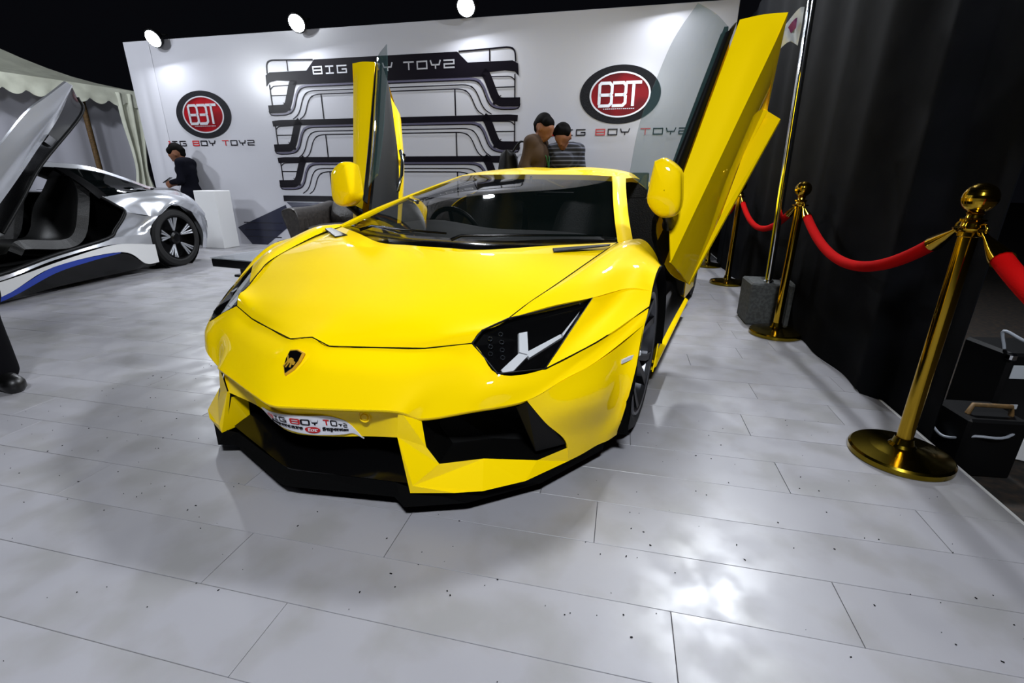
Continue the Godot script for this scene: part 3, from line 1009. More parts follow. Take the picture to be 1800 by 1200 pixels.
	# --- seams between the panels
	tubes("panel_seam", [
		[v(0, .505, .8), v(.087, .491, .814), v(.24, .495, .769), v(.395, .5, .72), v(.538, .522, .671)],
		smooth([v(.607, .579, .55), v(.645, .617, .46), v(.690, .655, .343), v(.757, .721, .016), v(.786, .749, -.206)], 20),
		smooth([v(.767, .458, .622), v(.880, .509, .456), v(.943, .548, .333), A.call(47.5, 1.006)], 12),
	], 0.0022, M.black_matt, car)
	# --- headlamps
	var lamp := [v(.539, .523, .670), v(.558, .558, .638), v(.606, .579, .551), v(.827, .624, .337), v(.765, .457, .621), v(.650, .458, .718)]
	var ln := Vector3(.4224, .7285, .5393)
	for side in [1, -1]:
		var g := func(p: Vector3) -> Vector3: return p if side == 1 else Vector3(-p.x, p.y, p.z)
		var n: Vector3 = g.call(ln)
		var o := Node3D.new()
		put(o, "headlamp", car)
		var st := mk()
		# housing: a shallow dark bowl following the outline
		var c: Vector3 = g.call(v(.662, .530, .580))
		for i in lamp.size():
			var p: Vector3 = g.call(lamp[i])
			var q: Vector3 = g.call(lamp[(i + 1) % lamp.size()])
			var pi_ := p.lerp(c, 0.06) - n * 0.022
			var qi := q.lerp(c, 0.06) - n * 0.022
			quad(st, p, q, qi, pi_, n + (c - p) * 0.5)
			tri(st, pi_, qi, c - n * 0.018, n)
		obj("housing", st.commit(), M.black_gloss, o)
		# Y-shaped light guide
		for e in [[v(.653, .546, .569), v(.677, .548, .548), v(.706, .489, .605), v(.675, .497, .617)],
				[v(.675, .497, .617), v(.706, .489, .605), v(.683, .454, .670), v(.655, .452, .692), v(.646, .461, .689)],
				[v(.692, .497, .606), v(.770, .536, .490), v(.779, .525, .498), v(.710, .481, .612)],
				[v(.772, .536, .489), v(.802, .591, .392), v(.803, .582, .402), v(.780, .527, .497)]]:
			var pts := []
			for p in e:
				pts.append(g.call(p) - n * 0.016)
			st = mk()
			slab(st, pts, n * 0.012, 0.003)
			obj("light_guide", st.commit(), M.light_guide, o)
		for p in [v(.585, .539, .632), v(.595, .520, .649), v(.603, .503, .666), v(.607, .549, .601), v(.619, .529, .618), v(.629, .510, .636), v(.639, .492, .653)]:
			st = mk()
			lathe(st, g.call(p) - n * 0.014, n, [[.0052, .0], [.0065, .002], [.0078, .0], [.0082, -.004]], 16)
			obj("led", st.commit(), M.led, o)
		st = mk()
		slab(st, [g.call(v(.691, .454, .663)) - n * .016, g.call(v(.745, .455, .612)) - n * .016, g.call(v(.758, .480, .566)) - n * .016, g.call(v(.720, .480, .604)) - n * .016], n * 0.010, 0.004)
		obj("lamp_insert", st.commit(), M.black_gloss, o)
		st = mk()
		slab(st, [g.call(v(.720, .570, .470)) - n * .016, g.call(v(.765, .575, .425)) - n * .016, g.call(v(.770, .560, .440)) - n * .016, g.call(v(.725, .552, .488)) - n * .016], n * 0.006, 0.004)
		obj("lamp_insert", st.commit(), M.black_gloss, o)
		# clear cover, domed
		st = mk()
		var mid := []
		for i in lamp.size():
			mid.append((g.call(lamp[i]) as Vector3).lerp(c, .45) + n * .020)
		for i in lamp.size():
			var k := (i + 1) % lamp.size()
			quad(st, g.call(lamp[i]), g.call(lamp[k]), mid[k], mid[i], n)
			tri(st, mid[i], mid[k], c + n * .028, n)
		obj("cover", st.commit(), M.glass_clear, o)
		st = mk()
		var edge := []
		for i in lamp.size() + 1:
			edge.append(g.call(lamp[i % lamp.size()]))
		tube(st, edge, 0.003, 6)
		obj("gasket", st.commit(), M.black_satin, o)
	# --- badge: black shield with a gold edge and a small gold beast
	badge(car)
	# --- side markers and bonnet vents
	plate("side_marker", [v(.950, .421, .386), v(.951, .434, .384), v(1.001, .455, .322), v(1.001, .440, .325)], v(.005, 0, .004), M.light_guide, car, true, 0.001)
	plate("bonnet_vent", [v(.583, .7275, .055), v(.556, .7315, -.005), v(.774, .7485, -.120), v(.780, .7475, -.075)], v(0, .004, 0), M.black_satin, car, true, 0.003)
	# --- windscreen, cowl, wipers
	panel("windscreen", [
		[v(-.765, .757, -.245), v(-.55, .758, -.11), v(-.27, .755, .010), v(0, .758, .045), v(.27, .755, .010), v(.55, .758, -.11), v(.765, .757, -.245)],
		[v(-.64, .900, -.66), v(-.45, .915, -.59), v(-.25, .921, -.54), v(0, .923, -.52), v(.25, .921, -.54), v(.45, .915, -.59), v(.64, .900, -.66)],
		[v(-.525, 1.026, -1.125), v(-.40, 1.033, -1.10), v(-.2, 1.036, -1.085), v(0, 1.037, -1.08), v(.2, 1.036, -1.085), v(.40, 1.033, -1.10), v(.525, 1.026, -1.125)],
	], 30, 16, M.glass_tint, car, false, IN, 0.0)
	panel("cowl", [
		[v(-.785, .740, -.206), v(-.54, .730, -.065), v(-.276, .715, .088), v(0, .713, .11), v(.276, .715, .088), v(.54, .730, -.065), v(.785, .740, -.206)],
		[v(-.77, .748, -.25), v(-.54, .738, -.12), v(-.276, .738, .02), v(0, .740, .05), v(.276, .738, .02), v(.54, .738, -.12), v(.77, .748, -.25)],
		[v(-.70, .742, -.34), v(-.5, .742, -.26), v(-.276, .740, -.10), v(0, .740, -.08), v(.276, .740, -.10), v(.5, .742, -.26), v(.70, .742, -.34)],
	], 30, 6, M.black_gloss, car, false, v(0, 0, -.3), 0.004)
	tubes("wiper", [[v(.10, .752, .060), v(.14, .770, .035), v(.42, .772, -.10), v(.70, .768, -.27)], [v(-.55, .752, -.09), v(-.50, .772, -.13), v(-.25, .776, -.02), v(.06, .776, .035)]], [.008, .007, .006, .005], M.black_gloss, car, false, 7)
	# --- roof, screen pillars, rear deck
	var post := [
		[v(.785, .748, -.208), v(.812, .757, -.225), v(.842, .748, -.260)],
		[v(.715, .832, -.43), v(.742, .840, -.46), v(.770, .826, -.50)],
		[v(.640, .912, -.70), v(.668, .917, -.73), v(.700, .900, -.77)],
		[v(.575, .981, -.95), v(.605, .983, -.98), v(.640, .968, -1.01)],
		[v(.528, 1.028, -1.131), v(.560, 1.028, -1.16), v(.597, 1.018, -1.20)],
	]
	panel("screen_pillar", post, 6, 24, M.paint, car, true, IN, 0.02)
	var roof := []
	for r in [[v(0, 1.038, -1.083), v(.2, 1.037, -1.088), v(.4, 1.034, -1.103), v(.528, 1.028, -1.131), v(.560, 1.028, -1.16), v(.597, 1.016, -1.205)],
			[v(0, 1.070, -1.30), v(.2, 1.071, -1.30), v(.4, 1.064, -1.32), v(.528, 1.052, -1.33), v(.57, 1.042, -1.35), v(.610, 1.020, -1.38)],
			[v(0, 1.086, -1.60), v(.2, 1.092, -1.60), v(.4, 1.080, -1.60), v(.51, 1.062, -1.60), v(.56, 1.046, -1.60), v(.61, 1.012, -1.60)],
			[v(0, 1.082, -1.95), v(.2, 1.094, -1.95), v(.4, 1.074, -1.95), v(.50, 1.054, -1.95), v(.56, 1.034, -1.95), v(.61, .995, -1.95)]]:
		var line := []
		for i in range(5, 0, -1):
			line.append(v(-r[i].x, r[i].y, r[i].z))
		line.append_array(r)
		roof.append(line)
	panel("roof", roof, 44, 20, M.paint, car, false, v(0, .5, -1.5), 0.03)
	panel("rear_buttress", [
		[v(.34, 1.078, -1.95), v(.50, 1.054, -1.95), v(.61, .995, -1.95), v(.66, .93, -1.90)],
		[v(.38, 1.00, -2.5), v(.50, .99, -2.5), v(.63, .95, -2.5), v(.70, .90, -2.5)],
		[v(.45, .93, -3.2), v(.55, .93, -3.2), v(.68, .91, -3.2), v(.78, .88, -3.2)],
		[v(.5, .915, -3.6), v(.6, .915, -3.6), v(.72, .90, -3.6), v(.82, .87, -3.6)],
	], 12, 20, M.paint, car, true, v(0, .3, -2.5), 0.01)
	plate("engine_cover", [v(-.5, .895, -1.95), v(.5, .895, -1.95), v(.52, .89, -3.6), v(-.52, .89, -3.6)], v(0, .012, 0), M.black_satin, car, false, 0.004)
	for k in 4:
		plate("engine_louvre", [v(-.36, .915, -2.15 - .36 * k), v(.36, .915, -2.15 - .36 * k), v(.33, .91, -2.42 - .36 * k), v(-.33, .91, -2.42 - .36 * k)], v(0, .014, 0), M.black_gloss, car, false, 0.004)
	plate("rear_screen", [v(-.36, .91, -1.96), v(.36, .91, -1.96), v(.33, 1.06, -1.94), v(-.33, 1.06, -1.94)], v(0, 0, .004), M.glass_tint, car, false)
	# --- rear quarter
	panel("rear_quarter", [
		[v(.615, 1.00, -1.72), v(.72, .92, -1.72), v(.90, .845, -1.72), v(1.0, .765, -1.72), v(1.0, .70, -1.73)],
		[v(.645, .965, -2.2), v(.76, .91, -2.2), v(.93, .865, -2.2), v(1.02, .785, -2.2), v(1.02, .70, -2.38)],
		[v(.70, .905, -2.7), v(.80, .90, -2.7), v(.94, .87, -2.7), v(1.03, .80, -2.7), arch(1.02, .35, -2.7, .41, 90)],
		[v(.76, .885, -3.2), v(.84, .885, -3.2), v(.95, .86, -3.2), v(1.02, .79, -3.2), v(1.01, .66, -3.0)],
		[v(.82, .868, -3.6), v(.88, .86, -3.6), v(.95, .84, -3.6), v(.99, .77, -3.6), v(.98, .62, -3.6)],
	], 20, 30, M.paint, car, true, v(0, .3, -2.5))
	panel("rear_quarter", [
		[v(1.0, .70, -1.73), v(1.01, .70, -2.05), arch(1.02, .35, -2.7, .41, 58)],
		[v(.985, .45, -1.78), v(1.0, .45, -2.0), arch(1.02, .35, -2.7, .41, 20)],
		[v(.98, .15, -1.85), v(.995, .15, -2.1), arch(1.01, .35, -2.7, .41, -28)],
	], 10, 12, M.paint, car, true, v(0, .3, -2.5))
	panel("rear_quarter", [
		[arch(1.02, .35, -2.7, .41, 120), v(1.0, .64, -3.2), v(.98, .62, -3.6)],
		[arch(1.02, .35, -2.7, .41, 160), v(1.0, .45, -3.3), v(.96, .42, -3.62)],
		[arch(1.01, .35, -2.7, .41, 205), v(.98, .2, -3.3), v(.93, .2, -3.55)],
	], 10, 12, M.paint, car, true, v(0, .3, -2.5))
	plate("tail_panel", [v(-.95, .85, -3.6), v(.95, .85, -3.6), v(.98, .6, -3.62), v(.92, .2, -3.55), v(-.92, .2, -3.55), v(-.98, .6, -3.62)], v(0, 0, -.02), M.black_satin, car, false)
	# --- sills
	panel("sill", [
		[v(.80, .34, -.42), v(.80, .34, -1.2), v(.80, .34, -1.80)],
		[v(.90, .33, -.42), v(.90, .33, -1.2), v(.90, .33, -1.80)],
		[v(.915, .25, -.42), v(.92, .25, -1.2), v(.935, .25, -1.82)],
		[v(.960, .15, -.42), v(.968, .145, -1.2), v(.985, .15, -1.90)],
	], 10, 12, M.black_gloss, car, true, v(.5, .2, -1.2), 0.01)
	panel("sill_edge", [
		[v(.955, .150, -.42), v(.965, .145, -1.2), v(.982, .15, -1.90)],
		[v(.985, .128, -.42), v(.995, .122, -1.2), v(1.01, .128, -1.90)],
		[v(.960, .095, -.42), v(.972, .09, -1.2), v(.985, .095, -1.90)],
	], 10, 8, M.paint, car, true, v(.5, .2, -1.2), 0.01)
	cabin(car)
	for s in [1.0, -1.0]:
		wheel(car, v(.852 * s, .330, 0), s, .330, .25, .255)
		wheel(car, v(.845 * s, .352, -2.7), s, .352, .31, .27)
	door(car, 1)
	door(car, -1)
	# dark structure inside the nose and body
	var st := mk()
	box(st, v(0, .30, .18), v(1.0, .28, .9), .02)
	box(st, v(0, .50, -2.7), v(1.1, .5, 1.7), .02)
	box(st, v(0, .13, -1.1), v(1.5, .08, 2.9), .01)
	obj("inner_structure", st.commit(), M.black_matt, car)

func plate_print(parent: Node, rows: Array) -> void:
	# the plate's print follows its curve: u across, w up
	var P := func(u: float, w: float, o: float) -> Vector3:
		var col := []
		for r in rows:
			col.append(spl(r, clampf(u, 0, 1)))
		return spl(col, clampf(1.0 - w, 0, 1)) + v(0, 0.1, 1).normalized() * o
	var strip := func(st: SurfaceTool, a: Vector2, b: Vector2, wd: float):
		var n := 3
		var d := (b - a)
		var q := Vector2(-d.y * 0.35, d.x * 2.8).normalized() * wd
		q = Vector2(q.x * 0.18, q.y)
		if absf(d.x) < 0.001:
			q = Vector2(wd * 0.2, 0)
		else:
			q = Vector2(0, wd)
		for k in n:
			var p0 := a.lerp(b, float(k) / n)
			var p1 := a.lerp(b, float(k + 1) / n)
			quad(st, P.call(p0.x - q.x, p0.y - q.y, .0025), P.call(p1.x - q.x, p1.y - q.y, .0025), P.call(p1.x + q.x, p1.y + q.y, .0025), P.call(p0.x + q.x, p0.y + q.y, .0025), v(0, .2, 1))
	var text := "BIG BOY TOYZ"
	var x := 0.10
	var start := true
	for c in text:
		if c == " ":
			x += 0.024
			start = true
			continue
		var st := mk()
		for line in glyph(c):
			for i in line.size() - 1:
				strip.call(st, Vector2(x + line[i].x * 0.052, 0.54 + line[i].y * 0.26), Vector2(x + line[i + 1].x * 0.052, 0.54 + line[i + 1].y * 0.26), 0.03)
		obj("letter", st.commit(), M.red_print if start else M.ink, parent)
		start = false
		x += 0.066
	# red oval with a short word, and the script line either side of it
	var so := mk()
	for k in 24:
		var a := TAU * k / 24
		var b := TAU * (k + 1) / 24
		tri(so, P.call(.46, .28, .003), P.call(.46 + .055 * cos(a), .28 + .17 * sin(a), .003), P.call(.46 + .055 * cos(b), .28 + .17 * sin(b), .003), v(0, .2, 1))
	obj("oval", so.commit(), M.red_print, parent)
	script_word(parent, "Supercars", P, 0.13, 0.20, 0.029, M.ink)
	script_word(parent, "for", P, 0.425, 0.20, 0.024, M.white_print)
	script_word(parent, "Superstars", P, 0.53, 0.20, 0.027, M.ink)

func script_word(parent: Node, text: String, P: Callable, u0: float, w0: float, adv: float, m: Material) -> void:
	var tm := TextMesh.new()
	tm.text = text
	var f := SystemFont.new()
	f.font_names = PackedStringArray(["Droid Serif"])
	f.font_weight = 700
	f.font_italic = true
	tm.font = f
	tm.font_size = 32
	tm.pixel_size = 0.01
	tm.depth = 0.01
	tm.horizontal_alignment = HORIZONTAL_ALIGNMENT_LEFT
	var arr := tm.surface_get_arrays(0)
	var ver: PackedVector3Array = arr[Mesh.ARRAY_VERTEX]
	var wmax := 0.01
	var ymin := 1e9
	for p in ver:
		wmax = maxf(wmax, p.x)
		ymin = minf(ymin, p.y)
	var idx: PackedInt32Array = arr[Mesh.ARRAY_INDEX]
	var st := mk()
	var width := adv * text.length()
	var map := func(p: Vector3) -> Vector3: return P.call(u0 + p.x / wmax * width, w0 + (p.y - ymin) * 0.75, 0.004 if p.z > 0 else 0.0015)
	for k in range(0, idx.size(), 3):
		tri(st, map.call(ver[idx[k]]), map.call(ver[idx[k + 1]]), map.call(ver[idx[k + 2]]), v(0, .2, 1))
	obj("script", st.commit(), m, parent)

func badge(car: Node) -> void:
	var n := v(0, .70, .71).normalized()
	var up := v(0, .71, -.70).normalized()
	var c := v(0, .449, .893)
	var out := [v2(-.030, .040), v2(0, .047), v2(.030, .040), v2(.031, .008), v2(.022, -.022), v2(0, -.048), v2(-.022, -.022), v2(-.031, .008)]
	var P := func(q: Vector2, o: float) -> Vector3: return c + Vector3.RIGHT * q.x + up * q.y + n * o
	var st := mk()
	var a := []
	var b := []
	for q in out:
		a.append(P.call(q, -.004))
		b.append(P.call(q * 0.88, .003))
	slab(st, a, n * 0.008, 0.003)
	var o := obj("badge", st.commit(), M.badge_gold, car)
	st = mk()
	slab(st, b, n * 0.003, 0.002)
	obj("shield", st.commit(), M.black_gloss, o)
	st = mk()
	# a small charging beast: body, head, legs, tail
	for s in [[v2(-.012, .002), v2(-.004, .010), v2(.006, .008), v2(.012, .000), v2(.008, -.006), v2(-.004, -.004), v2(-.012, -.006)], [v2(.010, .003), v2(.017, .000), v2(.016, -.008), v2(.010, -.008)],
			[v2(-.012, -.004), v2(-.008, -.004), v2(-.013, -.018), v2(-.017, -.016)], [v2(-.005, -.004), v2(-.001, -.004), v2(-.004, -.018), v2(-.008, -.018)], [v2(.003, -.005), v2(.008, -.005), v2(.010, -.016), v2(.005, -.016)], [v2(-.012, .002), v2(-.010, .006), v2(-.018, .016), v2(-.020, .014)]]:
		var pts := []
		for q in s:
			pts.append(P.call(q * 1.25, .0055))
		slab(st, pts, n * 0.002)
	obj("beast", st.commit(), M.badge_gold, o)

func cabin(car: Node) -> void:
	panel("dashboard", [
		[v(-.74, .735, -.30), v(-.4, .735, -.18), v(0, .735, -.10), v(.4, .735, -.18), v(.74, .735, -.30)],
		[v(-.74, .735, -.42), v(-.4, .765, -.42), v(0, .745, -.40), v(.4, .745, -.42), v(.74, .735, -.42)],
		[v(-.74, .70, -.56), v(-.4, .755, -.60), v(0, .72, -.58), v(.4, .72, -.58), v(.74, .70, -.56)],
		[v(-.74, .45, -.54), v(-.4, .50, -.56), v(0, .45, -.60), v(.4, .45, -.54), v(.74, .45, -.54)],
	], 20, 14, M.trim_grey, car, false, v(0, .5, -.3), 0.01)
	for s in [1.0, -1.0]:
		var o := Node3D.new()
		put(o, "seat", car)
		var st := mk()
		var rows := []
		for q in [[-.62, .30, .20], [-.64, .36, .22], [-.80, .36, .23], [-1.05, .32, .23], [-1.14, .38, .24], [-1.24, .58, .25], [-1.34, .78, .22], [-1.40, .90, .13], [-1.42, .97, .10], [-1.46, .97, .09]]:
			rows.append([v(.36 * s - q[2], q[1] + .04, q[0] + .03), v(.36 * s - q[2] * .7, q[1] + .03, q[0] + .03), v(.36 * s, q[1], q[0]), v(.36 * s + q[2] * .7, q[1] + .03, q[0] + .03), v(.36 * s + q[2], q[1] + .04, q[0] + .03)])
		patch(st, rows, 14, 40, v(.36 * s, .1, -1.7), 0.10)
		obj("cushion", st.commit(), M.leather_black, o)
	var st := mk()
	# steering wheel on the car's right
	var c := v(-.36, .675, -.74)
	var ax := v(0, .35, -1).normalized()
	var ring := []
	var ey := ax.cross(Vector3.RIGHT).normalized()
	for k in 33:
		ring.append(c + Vector3.RIGHT * cos(TAU * k / 32) * .175 + ey * sin(TAU * k / 32) * .17)
	tube(st, ring, .016, 8, false)
	tube(st, [c + v(-.165, 0, 0), c - ax * .03, c + v(.165, 0, 0)], .014, 6)
	tube(st, [c - ax * .03, c - ax * .2], .03, 8)
	tube(st, [c, c - ey * .16], .014, 6)
	obj("steering_wheel", st.commit(), M.black_satin, car)
	st = mk()
	box(st, v(.06, .962, -.95), v(.20, .055, .03), .012)
	tube(st, [v(.06, .97, -.96), v(.04, 1.02, -1.02)], .008, 6)
	obj("rear_view_mirror", st.commit(), M.trim_grey, car)
	# bulkhead with a window opening, head lining, floor
	st = mk()
	box(st, v(0, .52, -1.66), v(1.56, .74, .06), .005)
	box(st, v(-.43, .97, -1.66), v(.50, .17, .06), .005)
	box(st, v(.45, .97, -1.66), v(.42, .17, .06), .005)
	box(st, v(.03, 1.04, -1.66), v(.5, .04, .06), .005)
	obj("bulkhead", st.commit(), M.leather_black, car)
	st = mk()
	box(st, v(0, .19, -1.05), v(1.6, .03, 1.25), .003)
	box(st, v(0, .36, -1.0), v(.2, .32, 1.1), .02)
	obj("cabin_floor", st.commit(), M.black_matt, car)
	for s in [1.0, -1.0]:
		st = mk()
		slab(st, [v(.79 * s, .2, -.47), v(.955 * s, .2, -.49), v(.955 * s, .62, -.46), v(.84 * s, .74, -.44), v(.76 * s, .72, -.42)], v(0, 0, .03))
		obj("door_jamb", st.commit(), M.black_satin, car)
		st = mk()
		slab(st, [v(.62 * s, .2, -1.70), v(.975 * s, .2, -1.74), v(.99 * s, .74, -1.72), v(.62 * s, .98, -1.70)], v(0, 0, -.03))
		obj("door_jamb", st.commit(), M.black_satin, car)

func wheel(car: Node, c: Vector3, s: float, R: float, w: float, rr: float) -> void:
	var ax := Vector3.RIGHT * s
	var h := w * 0.5
	var st := mk()
	lathe(st, c, ax, [[rr, -h], [R - .02, -h + .004], [R - .004, -h + .02], [R, -h * .5], [R, h * .5], [R - .004, h - .022], [R - .022, h - .004], [rr + .025, h + .002], [rr + .006, h - .004], [rr, h - .02], [rr, -h]], 64)
	for k in 4:      # circumferential grooves as thin raised ribs
		lathe(st, c, ax, [[R, -h * .6 + h * .34 * k], [R + .003, -h * .6 + h * .34 * k + .004], [R + .003, -h * .6 + h * .34 * k + .05], [R, -h * .6 + h * .34 * k + .054]], 64)
	var t := obj("tyre", st.commit(), M.rubber, car)
	st = mk()
	lathe(st, c, ax, [[rr + .004, h - .006], [rr, h + .001], [rr - .010, h - .002], [rr - .018, h - .02], [rr - .03, h - .12], [rr - .03, -h + .02]], 64)
	obj("rim_barrel", st.commit(), M.rim_silver, t)
	st = mk()
	lathe(st, c, ax, [[.0, h - .175], [.17, h - .175], [.18, h - .19]], 40)
	obj("brake_disc", st.commit(), M.disc, t)
	st = mk()
	lathe(st, c, ax, [[.13, h - .10], [.13, h - .07], [.215, h - .07], [.215, h - .10]], 10, 0.4, 1.3)
	obj("brake_caliper", st.commit(), M.yellow_trim, t)
	st = mk()
	lathe(st, c, ax, [[.0, h - .035], [.03, h - .036], [.055, h - .045], [.07, h - .07], [.07, h - .12]], 24)
	obj("hub", st.commit(), M.rim_black, t)
	for k in 5:
		st = mk()
		var edge := mk()
		var a := TAU * k / 5 + 0.31
		for q in [-1.0, 1.0]:
			var P := func(r: float, da: float, o: float) -> Vector3:
				return c + (Vector3.UP * cos(a + da) + Vector3.BACK * sin(a + da)) * r + ax * (h + o)
			var prof := [[.05, .10 * q, -.045], [.12, .13 * q, -.034], [.19, .20 * q, -.018], [rr - .012, .27 * q, -.006]]
			for i in 3:
				var p: Array = prof[i]
				var n: Array = prof[i + 1]
				var wa: float = [.28, .12, .085, .075][i]
				var wb: float = [.28, .12, .085, .075][i + 1]
				var a0: Vector3 = P.call(p[0], p[1] - wa, p[2])
				var a1: Vector3 = P.call(p[0], p[1] + wa, p[2])
				var b0: Vector3 = P.call(n[0], n[1] - wb, n[2])
				var b1: Vector3 = P.call(n[0], n[1] + wb, n[2])
				var dz := ax * -.035
				quad(st, a0, a1, b1, b0, ax)
				quad(st, a0, b0, b0 + dz, a0 + dz, a0 - a1)
				quad(st, a1, b1, b1 + dz, a1 + dz, a1 - a0)
				if q > 0:
					quad(edge, a0.lerp(a1, .80) + ax * .0012, a0.lerp(a1, .98) + ax * .0012, b0.lerp(b1, .98) + ax * .0012, b0.lerp(b1, .80) + ax * .0012, ax)
		obj("spoke", st.commit(), M.rim_black, t)
		obj("spoke_edge", edge.commit(), M.rim_silver, t)

func door(car: Node, s: int) -> void:
	var d := Node3D.new()
	put(d, "scissor_door", car)
	var g := func(rows: Array) -> Array: return rows if s == 1 else mir(rows)
	var one := func(p: Vector3) -> Vector3: return p if s == 1 else Vector3(-p.x, p.y, p.z)
	var A := v(1.126, 1.755, -1.04)
	var I := v(.940, .838, -.573)
	var B := v(1.335, 1.766, -1.055)
	var C := v(1.296, 1.625, -1.0)
	var H := v(.986, .630, -.505)
	var D := v(1.326, 1.380, -1.40)
	var G := v(1.056, .450, -.92)
	var K1 := v(1.277, 1.344, -1.40)
	var K2 := v(1.166, .812, -1.10)
	var F := v(1.399, 1.336, -1.40)
	var inside: Vector3 = one.call(v(.9, 1.2, -1.2))
	# forward-facing shoulder
	var st := mk()
	patch(st, g.call([
		[A, v(1.23, 1.766, -1.042), B],
		[v(1.086, 1.556, -.938), v(1.20, 1.60, -.95), C],
		[v(1.033, 1.298, -.807), v(1.13, 1.30, -.812), v(1.193, 1.297, -.836)],
		[v(.985, 1.060, -.686), v(1.055, 1.03, -.68), v(1.092, .972, -.676)],
		[I, v(.965, .75, -.53), H]]), 8, 24, inside, 0.008)
	obj("shoulder_panel", st.commit(), M.paint, d)
	# outer side
	st = mk()
	patch(st, g.call([
		[C, v(1.193, 1.297, -.836), v(1.092, .972, -.676), H],
		[v(1.316, 1.51, -1.20), v(1.222, 1.19, -1.03), v(1.118, .86, -.87), v(1.022, .545, -.71)],
		[D.lerp(K1, 0.5), v(1.225, 1.10, -1.27), v(1.160, .80, -1.11), G]]), 24, 12, inside, 0.008)
	obj("side_panel", st.commit(), M.paint, d)
	st = mk()
	fan(st, g.call([B, C, v(1.316, 1.51, -1.20), D, v(1.17, 1.44, -1.33), v(1.10, 1.62, -1.14), A]), one.call(v(.1, 1, -.3)))
	obj("door_end", st.commit(), M.yellow_trim, d)
	# lower wing
	st = mk()
	slab(st, g.call([D, F, G, K2, K1]), one.call(v(.004, -.012, -.02)), 0.002)
	obj("lower_wing", st.commit(), M.paint, d)
	# inner skin and trim
	st = mk()
	patch(st, g.call([
		[v(1.085, 1.70, -1.045), v(.985, 1.25, -.83), v(.885, .80, -.60)],
		[v(1.095, 1.57, -1.13), v(1.01, 1.17, -1.0), v(.89, .66, -.75)],
		[v(1.135, 1.43, -1.30), v(1.065, 1.04, -1.20), v(.95, .50, -.92)],
		[D, v(1.20, 1.02, -1.24), G]]), 12, 12, one.call(v(1.4, 1.1, -.9)), 0.006)
	obj("inner_skin", st.commit(), M.paint, d)
	st = mk()
	patch(st, g.call([
		[v(1.060, 1.73, -1.03), v(.955, 1.26, -.80), v(.870, .82, -.57)],
		[v(1.065, 1.62, -1.09), v(.965, 1.20, -.93), v(.865, .72, -.67)],
		[v(1.075, 1.44, -1.13), v(1.005, 1.06, -1.06), v(.90, .56, -.83)]]), 12, 10, one.call(v(1.4, 1.1, -.9)), 0.02)
	obj("trim_panel", st.commit(), M.trim_grey, d)
	st = mk()
	tube(st, g.call([v(1.01, 1.20, -1.10), v(.975, 1.13, -1.07), v(.955, 1.03, -1.02), v(.965, .93, -.98), v(1.0, .90, -.98)]), .012, 8)
	tube(st, g.call([v(1.03, 1.12, -1.13), v(.985, 1.17, -1.10)]), .016, 6)
	obj("pull_handle", st.commit(), M.chrome, d)
	# belt strip and window glass
	st = mk()
	patch(st, g.call([
		[v(1.115, 1.745, -1.035), v(1.02, 1.274, -.795), v(.940, .870, -.585)],
		[v(1.085, 1.700, -.985), v(.990, 1.260, -.752), v(.905, .880, -.54)],
		[v(1.050, 1.690, -.985), v(.955, 1.25, -.76), v(.88, .86, -.55)]]), 12, 6, one.call(v(1.2, 1.2, -1.2)), 0.01)
	obj("belt_strip", st.commit(), M.black_satin, d)
	st = mk()
	var base := [v(1.085, 1.715, -1.0), v(1.04, 1.50, -.89), v(.99, 1.27, -.775), v(.94, 1.05, -.66), v(.90, .90, -.575)]
	var free := glass_edge()
	var mid := []
	for i in 5:
		mid.append((base[i] as Vector3).lerp(free[i], .5) + v(.012, 0, .018))
	patch(st, g.call([base, mid, free]), 24, 8, inside, 0.004)
	obj("window", st.commit(), M.glass_door, d)
	# mirror on its short arm
	var o := Node3D.new()
	put(o, "wing_mirror", d)
	st = mk()
	var ring := [v(.877, 1.089, -.42), v(.925, 1.101, -.42), v(.992, 1.053, -.42), v(1.007, .987, -.42), v(1.012, .893, -.42), v(.984, .850, -.42), v(.919, .848, -.42), v(.863, .907, -.42), v(.864, .99, -.42)]
	var cen := v(.938, .965, -.42)
	var rows := []
	for q in [[.90, -.09], [.985, -.07], [1.0, -.03], [.985, .005], [.93, .028], [.80, .042], [.4, .055], [.02, .058]]:
		var line := []
		for i in ring.size() + 1:
			var p: Vector3 = ring[i % ring.size()]
			line.append(cen + (p - cen) * q[0] + v(0, 0, q[1]))
		rows.append(line)
	patch(st, g.call(rows), 36, 14, one.call(cen + v(0, 0, -.06)), 0.004)
	obj("mirror_shell", st.commit(), M.paint, o)
	st = mk()
	var face := []
	for p in ring:
		face.append(one.call(cen + ((p as Vector3) - cen) * .84 + v(0, 0, -.085)))
	slab(st, face, v(0, 0, -.004))
	obj("mirror_glass", st.commit(), M.chrome, o)
	st = mk()
	tube(st, g.call([v(.945, .86, -.44), v(.955, .83, -.50), v(.95, .80, -.55)]), [.02, .024, .03], 8)
	obj("mirror_arm", st.commit(), M.black_satin, o)

func glass_edge() -> Array:
	return [v(.933, 1.818, -.928), v(.852, 1.646, -.809), v(.802, 1.45, -.700), v(.762, 1.26, -.605), v(.751, 1.03, -.515)]

